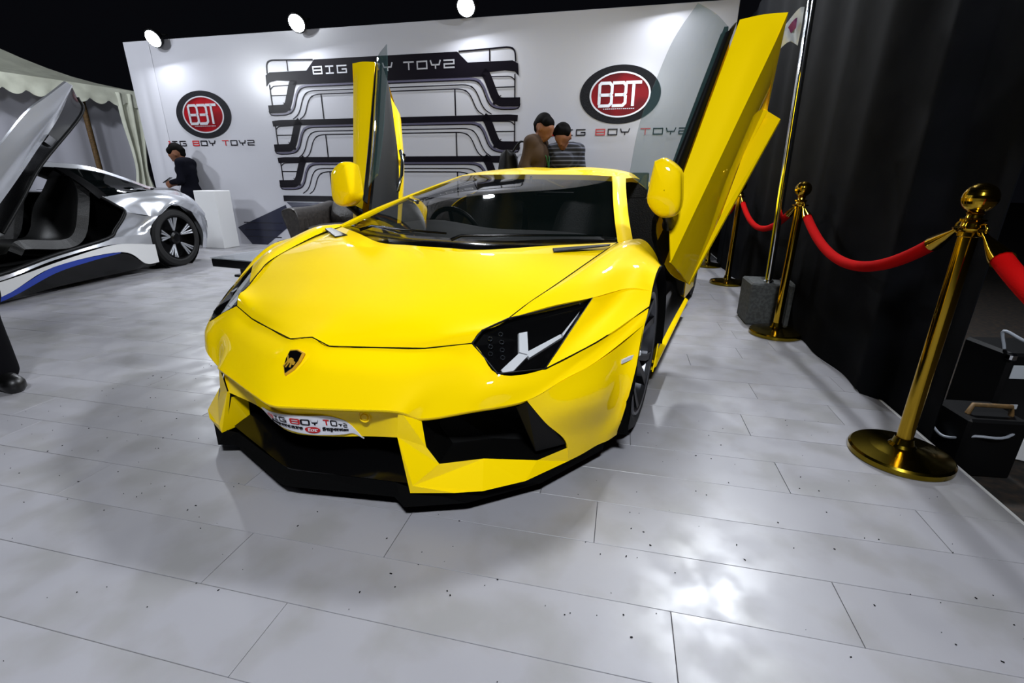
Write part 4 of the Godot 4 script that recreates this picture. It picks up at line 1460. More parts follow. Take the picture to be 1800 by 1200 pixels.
# ------------------------------------------------------------------ things on and around the stage
func stanchion(label: String, x: float, z: float, ropes: Array) -> void:
	var t := thing("stanchion", label, "rope post", v(x, 0, z), 0.0, "gold posts of the red rope barrier")
	var st := mk()
	lathe(st, Vector3.ZERO, Vector3.UP, [[.0, .0], [.163, .0], [.167, .004], [.167, .022], [.160, .030], [.10, .040], [.045, .052], [.036, .062], [.030, .085], [.0, .085]], 48)
	obj("base", st.commit(), M.gold_dark, t)
	st = mk()
	lathe(st, Vector3.ZERO, Vector3.UP, [[.026, .05], [.026, .845]], 28)
	obj("post", st.commit(), M.gold, t)
	st = mk()
	lathe(st, Vector3.ZERO, Vector3.UP, [[.026, .835], [.030, .838], [.030, .852], [.046, .858], [.048, .864], [.030, .870], [.028, .880], [.034, .885], [.034, .892], [.022, .897], [.020, .905], [.026, .910], [.02, .914]], 28)
	obj("collar", st.commit(), M.gold, t)
	st = mk()
	var prof := []
	for k in 17:
		var a := -PI * 0.5 + PI * k / 16.0
		prof.append([.047 * cos(a) + 0.0001, .957 + .047 * sin(a)])
	lathe(st, Vector3.ZERO, Vector3.UP, prof, 32)
	obj("ball", st.commit(), M.gold, t)
	for d in ropes:
		st = mk()
		var ring := []
		for k in 13:
			ring.append(v(0, .862, 0) + d * (.055 + .018 * cos(TAU * k / 12)) + v(0, .018 * sin(TAU * k / 12), 0))
		tube(st, ring, .004, 6, false)
		obj("hook", st.commit(), M.gold, t)

func rope(label: String, a: Vector3, b: Vector3, sag: float, r: float) -> void:
	var t := thing("barrier_rope", label, "rope", (a + b) * 0.5 - v(0, sag, 0), 0.0, "red ropes of the barrier")
	var o := t.position
	var dir := (b - a)
	var flat := v(dir.x, 0, dir.z).normalized()
	var p0 := a + flat * .062
	var p1 := b - flat * .062
	var pts := []
	for k in 33:
		var u := k / 32.0
		var y := 4.0 * sag * u * (1.0 - u)
		pts.append(p0.lerp(p1, u) - v(0, y, 0) - o)
	var st := mk()
	tube(st, pts.slice(2, 31), r, 16)
	obj("velvet_sleeve", st.commit(), M.velvet, t)
	for e in [[0, 1, 2, 3], [32, 31, 30, 29]]:
		st = mk()
		tube(st, [pts[e[0]], pts[e[0]].lerp(pts[e[1]], .5), pts[e[1]], pts[e[2]], pts[e[2]].lerp(pts[e[3]], .3)], [.006, .010, .017, r * 1.12, r * 1.16], 14)
		obj("ferrule", st.commit(), M.gold, t)

func props() -> void:
	var S := [v(1.941, 0, -.170), v(1.611, 0, -1.693), v(1.274, 0, -3.388), v(1.03, 0, -4.42)]
	var E := v(2.30, 0, 1.45)
	var lab := ["nearest gold rope post, large at the right edge beside the dark equipment", "gold rope post in front of the grey pole block, second nearest", "gold rope post partly behind the open yellow door", "farthest gold rope post at the end of the aisle, only its base in view"]
	for k in 4:
		var dirs := []
		if k > 0:
			dirs.append((S[k - 1] - S[k]).normalized())
		else:
			dirs.append((E - S[0]).normalized())
		if k < 3:
			dirs.append((S[k + 1] - S[k]).normalized())
		stanchion(lab[k], S[k].x, S[k].z, dirs)
	var up := v(0, .855, 0)
	rope("red velvet rope leaving the nearest post towards the right edge", S[0] + up, E + up, .26, .027)
	rope("red velvet rope hanging between the two nearest gold posts", S[1] + up, S[0] + up, .235, .024)
	rope("red velvet rope crossing in front of the silver pole", S[2] + up, S[1] + up, .215, .022)
	rope("red velvet rope half hidden behind the open yellow door", S[3] + up, S[2] + up, .2, .022)
	# chrome pole standing in a grey block, with a scrap of printed cloth at its top
	var blk := thing("pole_block", "grey concrete block holding up the silver pole", "block", v(1.562, 0, -2.03), STAGE)
	var st := mk()
	box(st, v(-.075, .155, .0), v(.19, .31, .30), .012)
	box(st, v(.135, .155, .0), v(.09, .31, .30), .012)
	box(st, v(.055, .145, -.04), v(.08, .29, .22), .004)
	obj("body", st.commit(), M.concrete, blk)
	var pole := thing("metal_pole", "tall shiny silver pole rising from the grey block", "pole", v(1.532, .29, -1.93))
	st = mk()
	tube(st, [v(0, 0, 0), v(-.045, 1.70, 0.02), v(-.09, 3.4, 0.03)], .024, 20)
	obj("tube", st.commit(), M.chrome, pole)
	st = mk()
	lathe(st, v(0, .005, 0), Vector3.UP, [[.024, .0], [.034, .0], [.034, .03], [.025, .036]], 20)
	obj("foot_collar", st.commit(), M.chrome, pole)
	var fl := thing("cloth_scrap", "small white and purple cloth tied to the silver pole's upper part", "cloth", v(1.47, 1.90, -1.90))
	st = mk()
	var rows := []
	for j in 5:
		var row := []
		for i in 6:
			var u := i / 5.0
			row.append(v(-.02 - .115 * u, .10 - .05 * j * (1.0 - .55 * u) - .15 * u * u, .02 * sin(i * 1.7 + j) + .01))
		rows.append(row)
	patch(st, rows, 15, 10, v(-.05, 0, -2), 0.002)
	obj("cloth", st.commit(), M.tape_white, fl)
	st = mk()
	rows = []
	for j in 3:
		var row := []
		for i in 4:
			var u := .25 + i / 8.0
			row.append(v(-.02 - .115 * u, .055 - .03 * j - .15 * u * u, .02 * sin(i * 1.2 + j) + .022))
		rows.append(row)
	patch(st, rows, 9, 6, v(-.05, 0, -2), 0.001)
	obj("print", st.commit(), mat(Color(.42, .16, .34), .7), fl)
	st = mk()
	tube(st, [v(-.12, -.06, .02), v(-.17, -.10, .02), v(-.235, -.135, .0)], [.006, .005, .003], 6)
	obj("tie", st.commit(), M.canvas, fl)
	# low glass table
	var tb := thing("coffee_table", "low black-framed glass table between the two cars", "table", v(-2.49 + .40, 0, -.60 - .42), STAGE * 0.3)
	st = mk()
	for s in [-1.0, 1.0]:
		box(st, v(0, .368, .43 * s), v(.90, .065, .03), .004)
		box(st, v(.435 * s, .368, 0), v(.03, .065, .83), .004)
	obj("frame", st.commit(), M.black_gloss, tb)
	st = mk()
	box(st, v(0, .404, 0), v(.91, .008, .90), .002)
	obj("glass_top", st.commit(), pane(Color(.75, .78, .80), .35), tb)
	for s in [-1.0, 1.0]:
		for q in [-1.0, 1.0]:
			st = mk()
			box(st, v(.26 * s, .168, .30 * q), v(.07, .336, .07), .006)
			obj("leg", st.commit(), M.black_gloss, tb)
	st = mk()
	box(st, v(0, .25, 0), v(.70, .02, .70), .004)
	obj("lower_shelf", st.commit(), M.black_gloss, tb)
	# white plinth and brown sofa before the wall
	var pl := thing("display_plinth", "tall white plinth beside the man with the phone, against the printed wall", "plinth", W(-.245, 0, .42), STAGE)
	st = mk()
	box(st, v(0, .415, 0), v(.37, .83, .30), .008)
	obj("body", st.commit(), M.white_paint, pl)
	sofa()
	# tent on the far left
	tent()
	# equipment, cable and timber beside the stage on the right
	var eq := thing("equipment_case", "black equipment case with white tape and cables beside the stage edge", "case", v(2.44, -.15, -.80), .35)
	st = mk()
	box(st, v(0, .24, 0), v(.24, .48, .24), .012)
	obj("body", st.commit(), M.black_satin, eq)
	for k in 4:
		st = mk()
		var sx := -1.0 if k % 2 == 0 else 1.0
		box(st, v(.115 * sx, .465 if k < 2 else .015, .115), v(.03, .03, .03), .006)
		obj("corner", st.commit(), M.chrome, eq)
	st = mk()
	box(st, v(.0, .40, .122), v(.20, .06, .004), .001)
	obj("tape", st.commit(), M.tape_white, eq)
	for x in [-.04, .03]:
		st = mk()
		box(st, v(x, .24, .122), v(.03, .022, .004), .001)
		obj("socket", st.commit(), M.tape_white, eq)
	var eq2 := thing("power_box", "squat black power box with a brownish handle behind the nearest gold post", "case", v(2.28, -.15, -.52), .3)
	st = mk()
	box(st, v(0, .13, 0), v(.22, .26, .20), .01)
	obj("body", st.commit(), M.black_satin, eq2)
	st = mk()
	tube(st, [v(-.08, .26, .04), v(-.07, .30, .04), v(.07, .30, .04), v(.08, .26, .04)], .010, 8)
	obj("handle", st.commit(), M.wood, eq2)
	st = mk()
	tube(st, smooth([v(2.13, .02, -.52), v(2.17, -.01, -.46), v(2.24, .04, -.40), v(2.34, .05, -.42), v(2.44, .09, -.55), v(2.50, .20, -.64), v(2.45, .30, -.66)], 30), .006, 7)
	tag(obj("power_cable", st.commit(), M.cable), "thin white cable looping from the stage edge to the black case", "cable")
	st = mk()
	tube(st, smooth([v(2.36, .335, -.70), v(2.34, .41, -.70), v(2.40, .385, -.66), v(2.50, .36, -.66), v(2.56, .36, -.72)], 24), .007, 7)
	tag(obj("power_cable", st.commit(), M.cable), "grey cable curled over the top of the black equipment case", "cable")
	st = mk()
	box(st, v(2.75, -.095, -.66), v(.95, .10, .09), .006, Basis(Vector3.UP, -.12))
	tag(obj("timber_beam", st.commit(), M.white_paint), "pale painted timber lying on the ground beside the stage", "timber")
	st = mk()
	box(st, v(2.90, .02, -1.02), v(.95, .30, .05), .006, Basis(Vector3.UP, -.12))
	tag(obj("wooden_board", st.commit(), M.wood), "brown wooden board standing behind the pale timber", "board")
	for k in 2:
		st = mk()
		var c := [v(2.26, -.145, -.12), v(2.46, -.145, -.30)][k] as Vector3
		slab(st, [c + v(-.03, 0, -.012), c + v(.02, .006, -.02), c + v(.035, .004, .01), c + v(-.015, .002, .018)], v(0, .002, 0))
		tag(obj("paper_scrap", st.commit(), M.tape_white), ["scrap of pale paper on the dark ground close to the stage edge", "scrap of pale paper on the ground in front of the painted timber"][k], "litter", "paper scraps beside the stage")
	# dark specks of dirt strewn over the planks
	st = mk()
	var r := RandomNumberGenerator.new()
	r.seed = 77
	for k in 420:
		var x := r.randf_range(-1.6, 2.0)
		var z := r.randf_range(-.4, 1.7)
		if z < 1.0 and absf(x) < 0.45 or (absf(x) < 1.0 and z < .35):
			continue
		var q := r.randf_range(.0012, .0034)
		box(st, v(x, .001, z), v(q * r.randf_range(.6, 2.2), .0015, q), .0003, Basis(Vector3.UP, r.randf() * PI))
	var d := obj("floor_specks", st.commit(), M.black_matt)
	d.set_meta("kind", "stuff")
	d.set_meta("label", "black specks of dirt strewn over the white planks")
	d.set_meta("category", "dirt")

func sofa() -> void:
	var t := thing("sofa", "brown leather sofa in front of the printed wall, behind the yellow car", "sofa", W(2.92, 0, .95), STAGE)
	var st := mk()
	box(st, v(0, .22, .06), v(2.1, .24, .78), .03)
	obj("base", st.commit(), M.leather_brown, t)
	for k in 3:
		st = mk()
		var x := -.68 + .68 * k
		var rows := []
		for q in [[.43, .10], [.40, .395], [.34, .44], [.05, .455], [-.22, .44]]:
			rows.append([v(x - .335, q[1] - .03, q[0]), v(x - .28, q[1], q[0]), v(x, q[1] + .012, q[0]), v(x + .28, q[1], q[0]), v(x + .335, q[1] - .03, q[0])])
		patch(st, rows, 12, 14, v(x, 0, 0), .08)
		obj("seat_cushion", st.commit(), M.leather_brown, t)
		st = mk()
		rows = []
		for q in [[-.20, .40, 1.0], [-.17, .50, 1.0], [-.20, .62, 1.0], [-.27, .735, 1.0], [-.36, .760, 1.02], [-.42, .72, 1.02], [-.43, .30, 1.0]]:
			rows.append([v(x - .335 * q[2], q[1] - .025, q[0] - .03), v(x - .29, q[1], q[0]), v(x - .1, q[1] + .008, q[0] + .02), v(x + .1, q[1] + .008, q[0] + .02), v(x + .29, q[1], q[0]), v(x + .335 * q[2], q[1] - .025, q[0] - .03)])
		patch(st, rows, 16, 24, v(x, .45, -.36), .02)
		obj("back_cushion", st.commit(), M.leather_brown, t)
	for s in [-1.0, 1.0]:
		st = mk()
		var rows := []
		for q in [[1.00, .10], [1.02, .40], [1.05, .60], [1.12, .665], [1.22, .655], [1.26, .60], [1.20, .40], [1.12, .10]]:
			rows.append([v(q[0] * s, q[1] * .98, .45), v(q[0] * s, q[1], .40), v(q[0] * s, q[1], 0), v(q[0] * s, q[1] + .03, -.30), v(q[0] * s, q[1] + .05, -.43)])
		patch(st, rows, 14, 24, v(1.12 * s, .35, 0), .02)
		for e in [.45, -.43]:
			var loop := []
			for q in [[1.00, .10], [1.02, .40], [1.05, .60], [1.12, .665], [1.22, .655], [1.26, .60], [1.20, .40], [1.12, .10]]:
				loop.append(v(q[0] * s, q[1] * .98 + (.05 if e < 0 else 0.0), e))
			fan(st, loop, v(0, 0, e))
		obj("arm", st.commit(), M.leather_brown, t)
	for k in 4:
		st = mk()
		lathe(st, v(.92 if k % 2 == 0 else -.92, 0, .36 if k < 2 else -.28), Vector3.UP, [[.02, 0], [.028, .10], [.0, .10]], 14)
		obj("foot", st.commit(), M.black_satin, t)

func tent() -> void:
	var t := thing("marquee_tent", "white marquee tent with a scalloped valance behind the silver car", "tent", v(-9.9, -.15, -1.6))
	var st := mk()
	# roof rising away to a peak
	var rows := []
	for j in 5:
		var row := []
		for i in 9:
			var u := i / 8.0
			var w := j / 4.0
			row.append(v(-3.4 * w, 2.76 + 1.7 * w * w + .5 * w - .05 * sin(PI * u) * (1 - w), lerpf(3.6 * (1.0 - .9 * w), -3.0 * (1.0 - .9 * w), u)))
		rows.append(row)
	patch(st, rows, 24, 12, v(-1.5, 0, 0), .004)
	obj("roof", st.commit(), M.canvas, t)
	st = mk()
	rows = [[], [], []]
	for i in 161:
		var z := 3.6 - 6.6 * i / 160.0
		var sc := absf(sin(PI * z / .30))
		rows[0].append(v(.0, 2.77, z))
		rows[1].append(v(.03, 2.66, z))
		rows[2].append(v(.035 + .012 * sin(z * 21), 2.545 - .085 * sc, z))
	patch(st, rows, 320, 6, v(-1, 2.6, 0), .003)
	obj("valance", st.commit(), M.canvas, t)
	st = mk()
	rows = []
	for j in 3:
		var row := []
		for i in 41:
			row.append(v(-.55 + .03 * sin(i * .8) + .015 * sin(i * 2.1), 2.7 - 1.33 * j, 3.6 - 6.6 * i / 40.0))
		rows.append(row)
	patch(st, rows, 120, 4, v(-2, 1, 0), .003)
	obj("side_wall", st.commit(), M.canvas_grey, t)
	st = mk()
	rows = []
	for j in 6:
		var row := []
		var y: float = [2.70, 2.2, 1.6, 1.2, .7, .0][j]
		var wd: float = [.30, .26, .16, .15, .30, .38][j]
		for i in 9:
			row.append(v(.02 + .05 * sin(i * 1.9), y, -2.72 + .03 * (j - 2) - wd * (i / 8.0 - .5) * 1.6))
		rows.append(row)
	patch(st, rows, 32, 20, v(-2, 1, -2.7), .003)
	obj("gathered_curtain", st.commit(), M.canvas, t)
	st = mk()
	lathe(st, v(-.30, 0, -2.12), Vector3.UP, [[.045, 0], [.045, 2.75]], 12)
	obj("pole", st.commit(), M.wood, t)
	st = mk()
	lathe(st, v(-.30, 0, 1.6), Vector3.UP, [[.045, 0], [.045, 2.75]], 12)
	obj("pole", st.commit(), M.wood, t)

# ------------------------------------------------------------------ the silver car on the left; local z runs to its nose, local x out of its near side
func silver_car() -> void:
	var car := thing("silver_car", "chrome silver sports coupe with one dark door swung up and blue sill stripe", "car", v(-4.719, 0, -1.602), atan2(.2832, .9591))
	var inn := v(-.9, .5, 1.3)
	var q := func(t: float, y: float, o: float) -> Vector3: return v(o, y, t)
	# rear flank above the wheel, from the door opening to the tail
	panel_far("rear_flank", [
		[q.call(.60, .815, -.16), q.call(.30, .845, -.17), q.call(.0, .868, -.15), q.call(-.32, .855, -.14), q.call(-.52, .765, -.12), q.call(-.66, .62, -.14)],
		[q.call(.555, .745, -.09), q.call(.28, .76, -.10), q.call(-.02, .79, -.05), q.call(-.30, .765, -.03), q.call(-.50, .69, -.05), q.call(-.665, .57, -.10)],
		[q.call(.52, .665, -.03), q.call(.27, .615, -.04), q.call(.15, .60, .0), q.call(-.06, .715, .02), q.call(-.33, .615, .01), q.call(-.60, .50, -.07)],
	], 36, 16, M.silver_body, car, inn)
	panel_far("rear_flank", [
		[q.call(-.33, .615, .01), q.call(-.50, .55, -.02), q.call(-.66, .48, -.09)],
		[q.call(-.44, .38, .01), q.call(-.55, .34, -.03), q.call(-.65, .33, -.10)],
		[q.call(-.40, .17, .0), q.call(-.52, .16, -.05), q.call(-.60, .19, -.12)],
	], 10, 12, M.silver_body, car, inn)
	panel_far("rear_flank", [
		[q.call(.52, .665, -.03), q.call(.30, .61, -.03), q.call(.15, .60, .0)],
		[q.call(.66, .53, -.01), q.call(.40, .50, -.05), q.call(.27, .50, .0)],
		[q.call(.80, .415, .0), q.call(.50, .41, -.02), q.call(.31, .42, .0)],
	], 12, 12, M.silver_body, car, inn)
	# lower side: bright blade running down to the nose
	panel_far("side_blade", [
		[q.call(.31, .42, .0), q.call(.80, .415, .0), q.call(1.37, .335, .01), q.call(1.83, .245, .02), q.call(2.3, .22, .02)],
		[q.call(.33, .30, .02), q.call(.80, .36, .02), q.call(1.37, .30, .03), q.call(1.83, .20, .03), q.call(2.3, .17, .03)],
	], 30, 4, M.silver_body, car, inn)
	panel_far("sill", [
		[q.call(.30, .30, .02), q.call(.50, .33, .02), q.call(.80, .355, .025), q.call(1.31, .285, .03), q.call(1.83, .19, .03), q.call(2.3, .16, .03)],
		[q.call(.29, .10, .01), q.call(.47, .115, .02), q.call(.72, .275, .03), q.call(1.41, .240, .035), q.call(1.86, .075, .035), q.call(2.3, .05, .03)],
	], 30, 6, M.white_paint, car, inn)
	panel_far("blue_strip", [
		[q.call(.72, .277, .027), q.call(1.05, .272, .032), q.call(1.41, .238, .033), q.call(1.86, .078, .033), q.call(2.3, .05, .03)],
		[q.call(.74, .262, .02), q.call(1.05, .235, .025), q.call(1.41, .180, .028), q.call(1.87, .035, .028), q.call(2.3, .02, .03)],
	], 30, 4, M.blue, car, inn)
	panel_far("skirt", [
		[q.call(.28, .12, -.01), q.call(.47, .125, .0), q.call(.74, .265, .015), q.call(1.41, .185, .02), q.call(1.87, .04, .02), q.call(2.3, .03, .02)],
		[q.call(.28, .06, -.06), q.call(.47, .06, -.04), q.call(.80, .06, -.03), q.call(1.41, .05, -.02), q.call(1.87, .02, .0), q.call(2.3, .02, .0)],
	], 24, 6, M.black_gloss, car, inn)
	# roof, rails, glass and tail
	var roof_l := [q.call(2.0, .93, -.42), q.call(1.55, 1.07, -.45), q.call(1.15, 1.14, -.46), q.call(.80, 1.145, -.45), q.call(.43, 1.115, -.42), q.call(.10, 1.012, -.38), q.call(-.20, .900, -.34), q.call(-.44, .875, -.32)]
	var rail := []
	for p in roof_l:
		rail.append(p + v(.055, -.045, 0))
	panel_far("roof_rail", [roof_l, rail], 40, 3, M.silver_body, car, inn)
	var mid := []
	var far := []
	for p in roof_l:
		mid.append(v(-.92, p.y + .035, p.z))
		far.append(v(-1.84 - p.x, p.y, p.z))
	panel_far("roof", [roof_l, mid, far], 40, 10, M.black_gloss, car, inn)
	panel_far("quarter_glass", [
		[rail[3] + v(0, -.005, 0), rail[4] + v(0, -.005, 0), rail[5] + v(0, -.005, 0), rail[6] + v(0, -.003, 0)],
		[q.call(.64, .94, -.27), q.call(.45, .92, -.27), q.call(.20, .885, -.26), q.call(.0, .875, -.22)],
		[q.call(.60, .815, -.165), q.call(.42, .835, -.17), q.call(.18, .855, -.165), q.call(-.02, .868, -.155)],
	], 18, 8, M.glass_dark, car, inn)
	panel_far("pillar", [[rail[3], q.call(.70, 1.09, -.37)], [q.call(.70, .95, -.27), q.call(.58, .94, -.26)], [q.call(.64, .80, -.16), q.call(.54, .82, -.16)]], 4, 10, M.black_gloss, car, inn)
	panel_far("tail_deck", [
		[q.call(.0, .868, -.15), q.call(-.32, .856, -.14), q.call(-.55, .745, -.13)],
		[q.call(-.15, .890, -.30), q.call(-.44, .880, -.30), q.call(-.60, .76, -.30)],
		[q.call(-.20, .88, -.92), q.call(-.50, .88, -.92), q.call(-.66, .76, -.92)],
		[q.call(.0, .868, -1.69), q.call(-.32, .856, -1.70), q.call(-.55, .745, -1.71)],
	], 16, 16, M.black_gloss, car, inn)
	panel_far("tail", [
		[q.call(-.55, .745, -.13), q.call(-.66, .76, -.92), q.call(-.55, .745, -1.71)],
		[q.call(-.66, .50, -.10), q.call(-.78, .50, -.92), q.call(-.66, .50, -1.74)],
		[q.call(-.58, .18, -.12), q.call(-.66, .18, -.92), q.call(-.58, .18, -1.72)],
	], 14, 12, M.silver_body, car, inn)
	# far side and nose, mostly out of sight
	panel_far("far_side", [
		[q.call(2.0, .78, -1.72), q.call(1.0, .80, -1.72), q.call(.1, .86, -1.70), q.call(-.55, .745, -1.71)],
		[q.call(2.0, .5, -1.84), q.call(1.0, .45, -1.82), q.call(.1, .6, -1.84), q.call(-.6, .5, -1.76)],
		[q.call(2.0, .1, -1.84), q.call(1.0, .1, -1.84), q.call(.4, .1, -1.82), q.call(-.55, .18, -1.72)],
	], 20, 10, M.silver_body, car, inn)
	panel_far("front_body", [
		[q.call(2.0, .80, -.12), q.call(2.75, .78, -.05), q.call(3.4, .62, -.12), q.call(3.85, .42, -.45)],
		[q.call(2.0, .88, -.5), q.call(2.75, .80, -.5), q.call(3.4, .66, -.5), q.call(3.95, .45, -.6)],
		[q.call(2.0, .90, -.92), q.call(2.75, .80, -.92), q.call(3.4, .68, -.92), q.call(4.0, .46, -.92)],
		[q.call(2.0, .88, -1.34), q.call(2.75, .80, -1.34), q.call(3.4, .66, -1.34), q.call(3.95, .45, -1.24)],
		[q.call(2.0, .80, -1.72), q.call(2.75, .78, -1.79), q.call(3.4, .62, -1.72), q.call(3.85, .42, -1.4)],
	], 20, 16, M.silver_body, car, inn)
	panel_far("front_flank", [
		[q.call(2.05, .78, -.10), q.call(2.75, .77, -.04), q.call(3.4, .60, -.12), q.call(3.85, .42, -.45)],
		[q.call(2.15, .5, .0), q.call(2.75, .715, .02), q.call(3.2, .48, .0), q.call(3.8, .3, -.35)],
		[q.call(2.25, .15, .02), q.call(2.36, .30, .02), q.call(3.2, .2, .0), q.call(3.75, .12, -.35)],
	], 16, 10, M.silver_body, car, inn)
	# dark cabin
	var st := mk()
	box(st, v(-.92, .16, 1.1), v(1.6, .10, 2.4), .01)
	box(st, v(-.92, .50, .42), v(1.5, .70, .08), .02)
	box(st, v(-1.60, .5, 1.2), v(.06, .6, 1.6), .01)
	box(st, v(-.92, .70, 1.95), v(1.5, .25, .35), .05)
	box(st, v(-.75, .42, -.3), v(1.0, .5, .5), .05)
	obj("cabin_shell", st.commit(), M.black_matt, car)
	for k in 2:
		st = mk()
		var x: float = [-.52, -1.30][k]
		var rows := []
		for e in [[1.45, .34, .24], [1.35, .42, .25], [1.0, .38, .25], [.86, .44, .26], [.76, .66, .26], [.66, .84, .20], [.62, .98, .12], [.60, 1.02, .08]]:
			rows.append([v(x - e[2], e[1] + .05, e[0] + .04), v(x - e[2] * .6, e[1] + .01, e[0]), v(x, e[1], e[0]), v(x + e[2] * .6, e[1] + .01, e[0]), v(x + e[2], e[1] + .05, e[0] + .04)])
		patch(st, rows, 12, 28, v(x, .1, .4), .09)
		obj("seat", st.commit(), M.leather_black, car)
	st = mk()
	tube(st, smooth([v(-.165, .81, .605), v(-.09, .74, .56), v(-.03, .66, .52), v(-.01, .50, .69), v(.0, .42, .82), v(.01, .335, 1.37), v(.02, .245, 1.83), v(.02, .22, 2.3)], 30), .018, 8)
	obj("door_seal", st.commit(), M.black_satin, car)
	# wheels
	for e in [[-.055, 0.0, 1.0], [2.75, 0.0, 1.0], [-.055, -1.84, -1.0], [2.75, -1.84, -1.0]]:
		silver_wheel(car, v(e[1] - .105 * e[2], .332, e[0]), e[2])
	st = mk()
	for z in [-.055, 2.75]:
		lathe(st, v(-.04, .33, z), Vector3.RIGHT, [[.375, -.25], [.375, -.005], [.365, .0]], 40)
		lathe(st, v(-.28, .33, z), Vector3.RIGHT, [[.0, .0], [.375, .0]], 40)
	obj("arch_liner", st.commit(), M.black_matt, car)
	# the raised door: outer skin dark and glossy, seen from behind and below
	var d := Node3D.new()
	put(d, "raised_door", car)
	var ridge := [v(0.2, 1.766, 0.938), v(0.2, 1.502, 1.123), v(0.2, 1.227, 1.378), v(0.2, 0.959, 1.628), v(0.2, 0.698, 1.885)]
	var outer := [v(0.3, 1.778, 1.063), v(0.3, 1.645, 1.249), v(0.3, 1.497, 1.452), v(0.3, 1.232, 1.721), v(0.3, 0.977, 1.977)]
	var tips := [v(0.05, 1.706, 0.775), v(0.05, 1.562, 0.781), v(0.05, 1.11, 1.263), v(0.05, 0.807, 1.514), v(0.05, 0.57, 1.718)]
	st = mk()
	var midl := []
	for i in 5:
		midl.append((outer[i] as Vector3).lerp(ridge[i], .5) + v(.02, -.01, -.01))
	patch(st, [outer, midl, ridge], 24, 10, v(-.6, 1.2, 1.4), .02)
	obj("skin", st.commit(), M.silver_body, d)
	st = mk()
	patch(st, [ridge, tips], 24, 6, v(-.6, 1.2, 1.4), .04)
	obj("lower_panel", st.commit(), M.black_gloss, d)
	st = mk()
	tube(st, smooth(tips, 20), .014, 8)
	obj("edge_trim", st.commit(), M.black_satin, d)
	st = mk()
	slab(st, [v(.15, 1.31, 1.20), v(.15, 1.35, 1.25), v(.15, 1.29, 1.31), v(.15, 1.25, 1.26)], v(.05, 0, 0), .004)
	obj("latch", st.commit(), M.chrome, d)

func panel_far(called: String, rows: Array, nu: int, nv: int, m: Material, parent: Node, from: Vector3) -> void:
	var st := mk()
	patch(st, rows, nu, nv, from, .006)
	obj(called, st.commit(), m, parent)

func silver_wheel(car: Node, c: Vector3, s: float) -> void:
	var ax := Vector3.RIGHT * s
	var R := .332
	var h := .11
	var rr := .245
	var st := mk()
	lathe(st, c, ax, [[rr, -h], [R - .02, -h + .004], [R, -h + .03], [R, h - .03], [R - .02, h - .004], [rr + .02, h], [rr, h - .01], [rr, -h]], 48)
	var t := obj("tyre", st.commit(), M.rubber, car)
	st = mk()
	lathe(st, c, ax, [[rr + .002, h - .006], [rr - .008, h - .006], [rr - .02, h - .09], [.0, h - .10]], 48)
	obj("rim_barrel", st.commit(), M.rim_black, t)
	for k in 5:
		st = mk()
		var a := TAU * k / 5 + .1
		var inner := []
		for e in [-.20, -.09, .09, .20]:
			var p0 := c + (Vector3.UP * cos(a + e * .3) + Vector3.BACK * sin(a + e * .3)) * .09 + ax * (h - .035)
			var p1 := c + (Vector3.UP * cos(a + e * 1.25) + Vector3.BACK * sin(a + e * 1.25)) * (rr - .012) + ax * (h - .008)
			tube(st, [p0, p1], [.009, .011], 6)
			inner.append(p0)
		tube(st, inner, .012, 6)
		obj("spoke", st.commit(), M.rim_light, t)
	st = mk()
	lathe(st, c, ax, [[.0, h - .02], [.045, h - .022], [.07, h - .035], [.085, h - .06]], 24)
	obj("hub", st.commit(), M.rim_black, t)

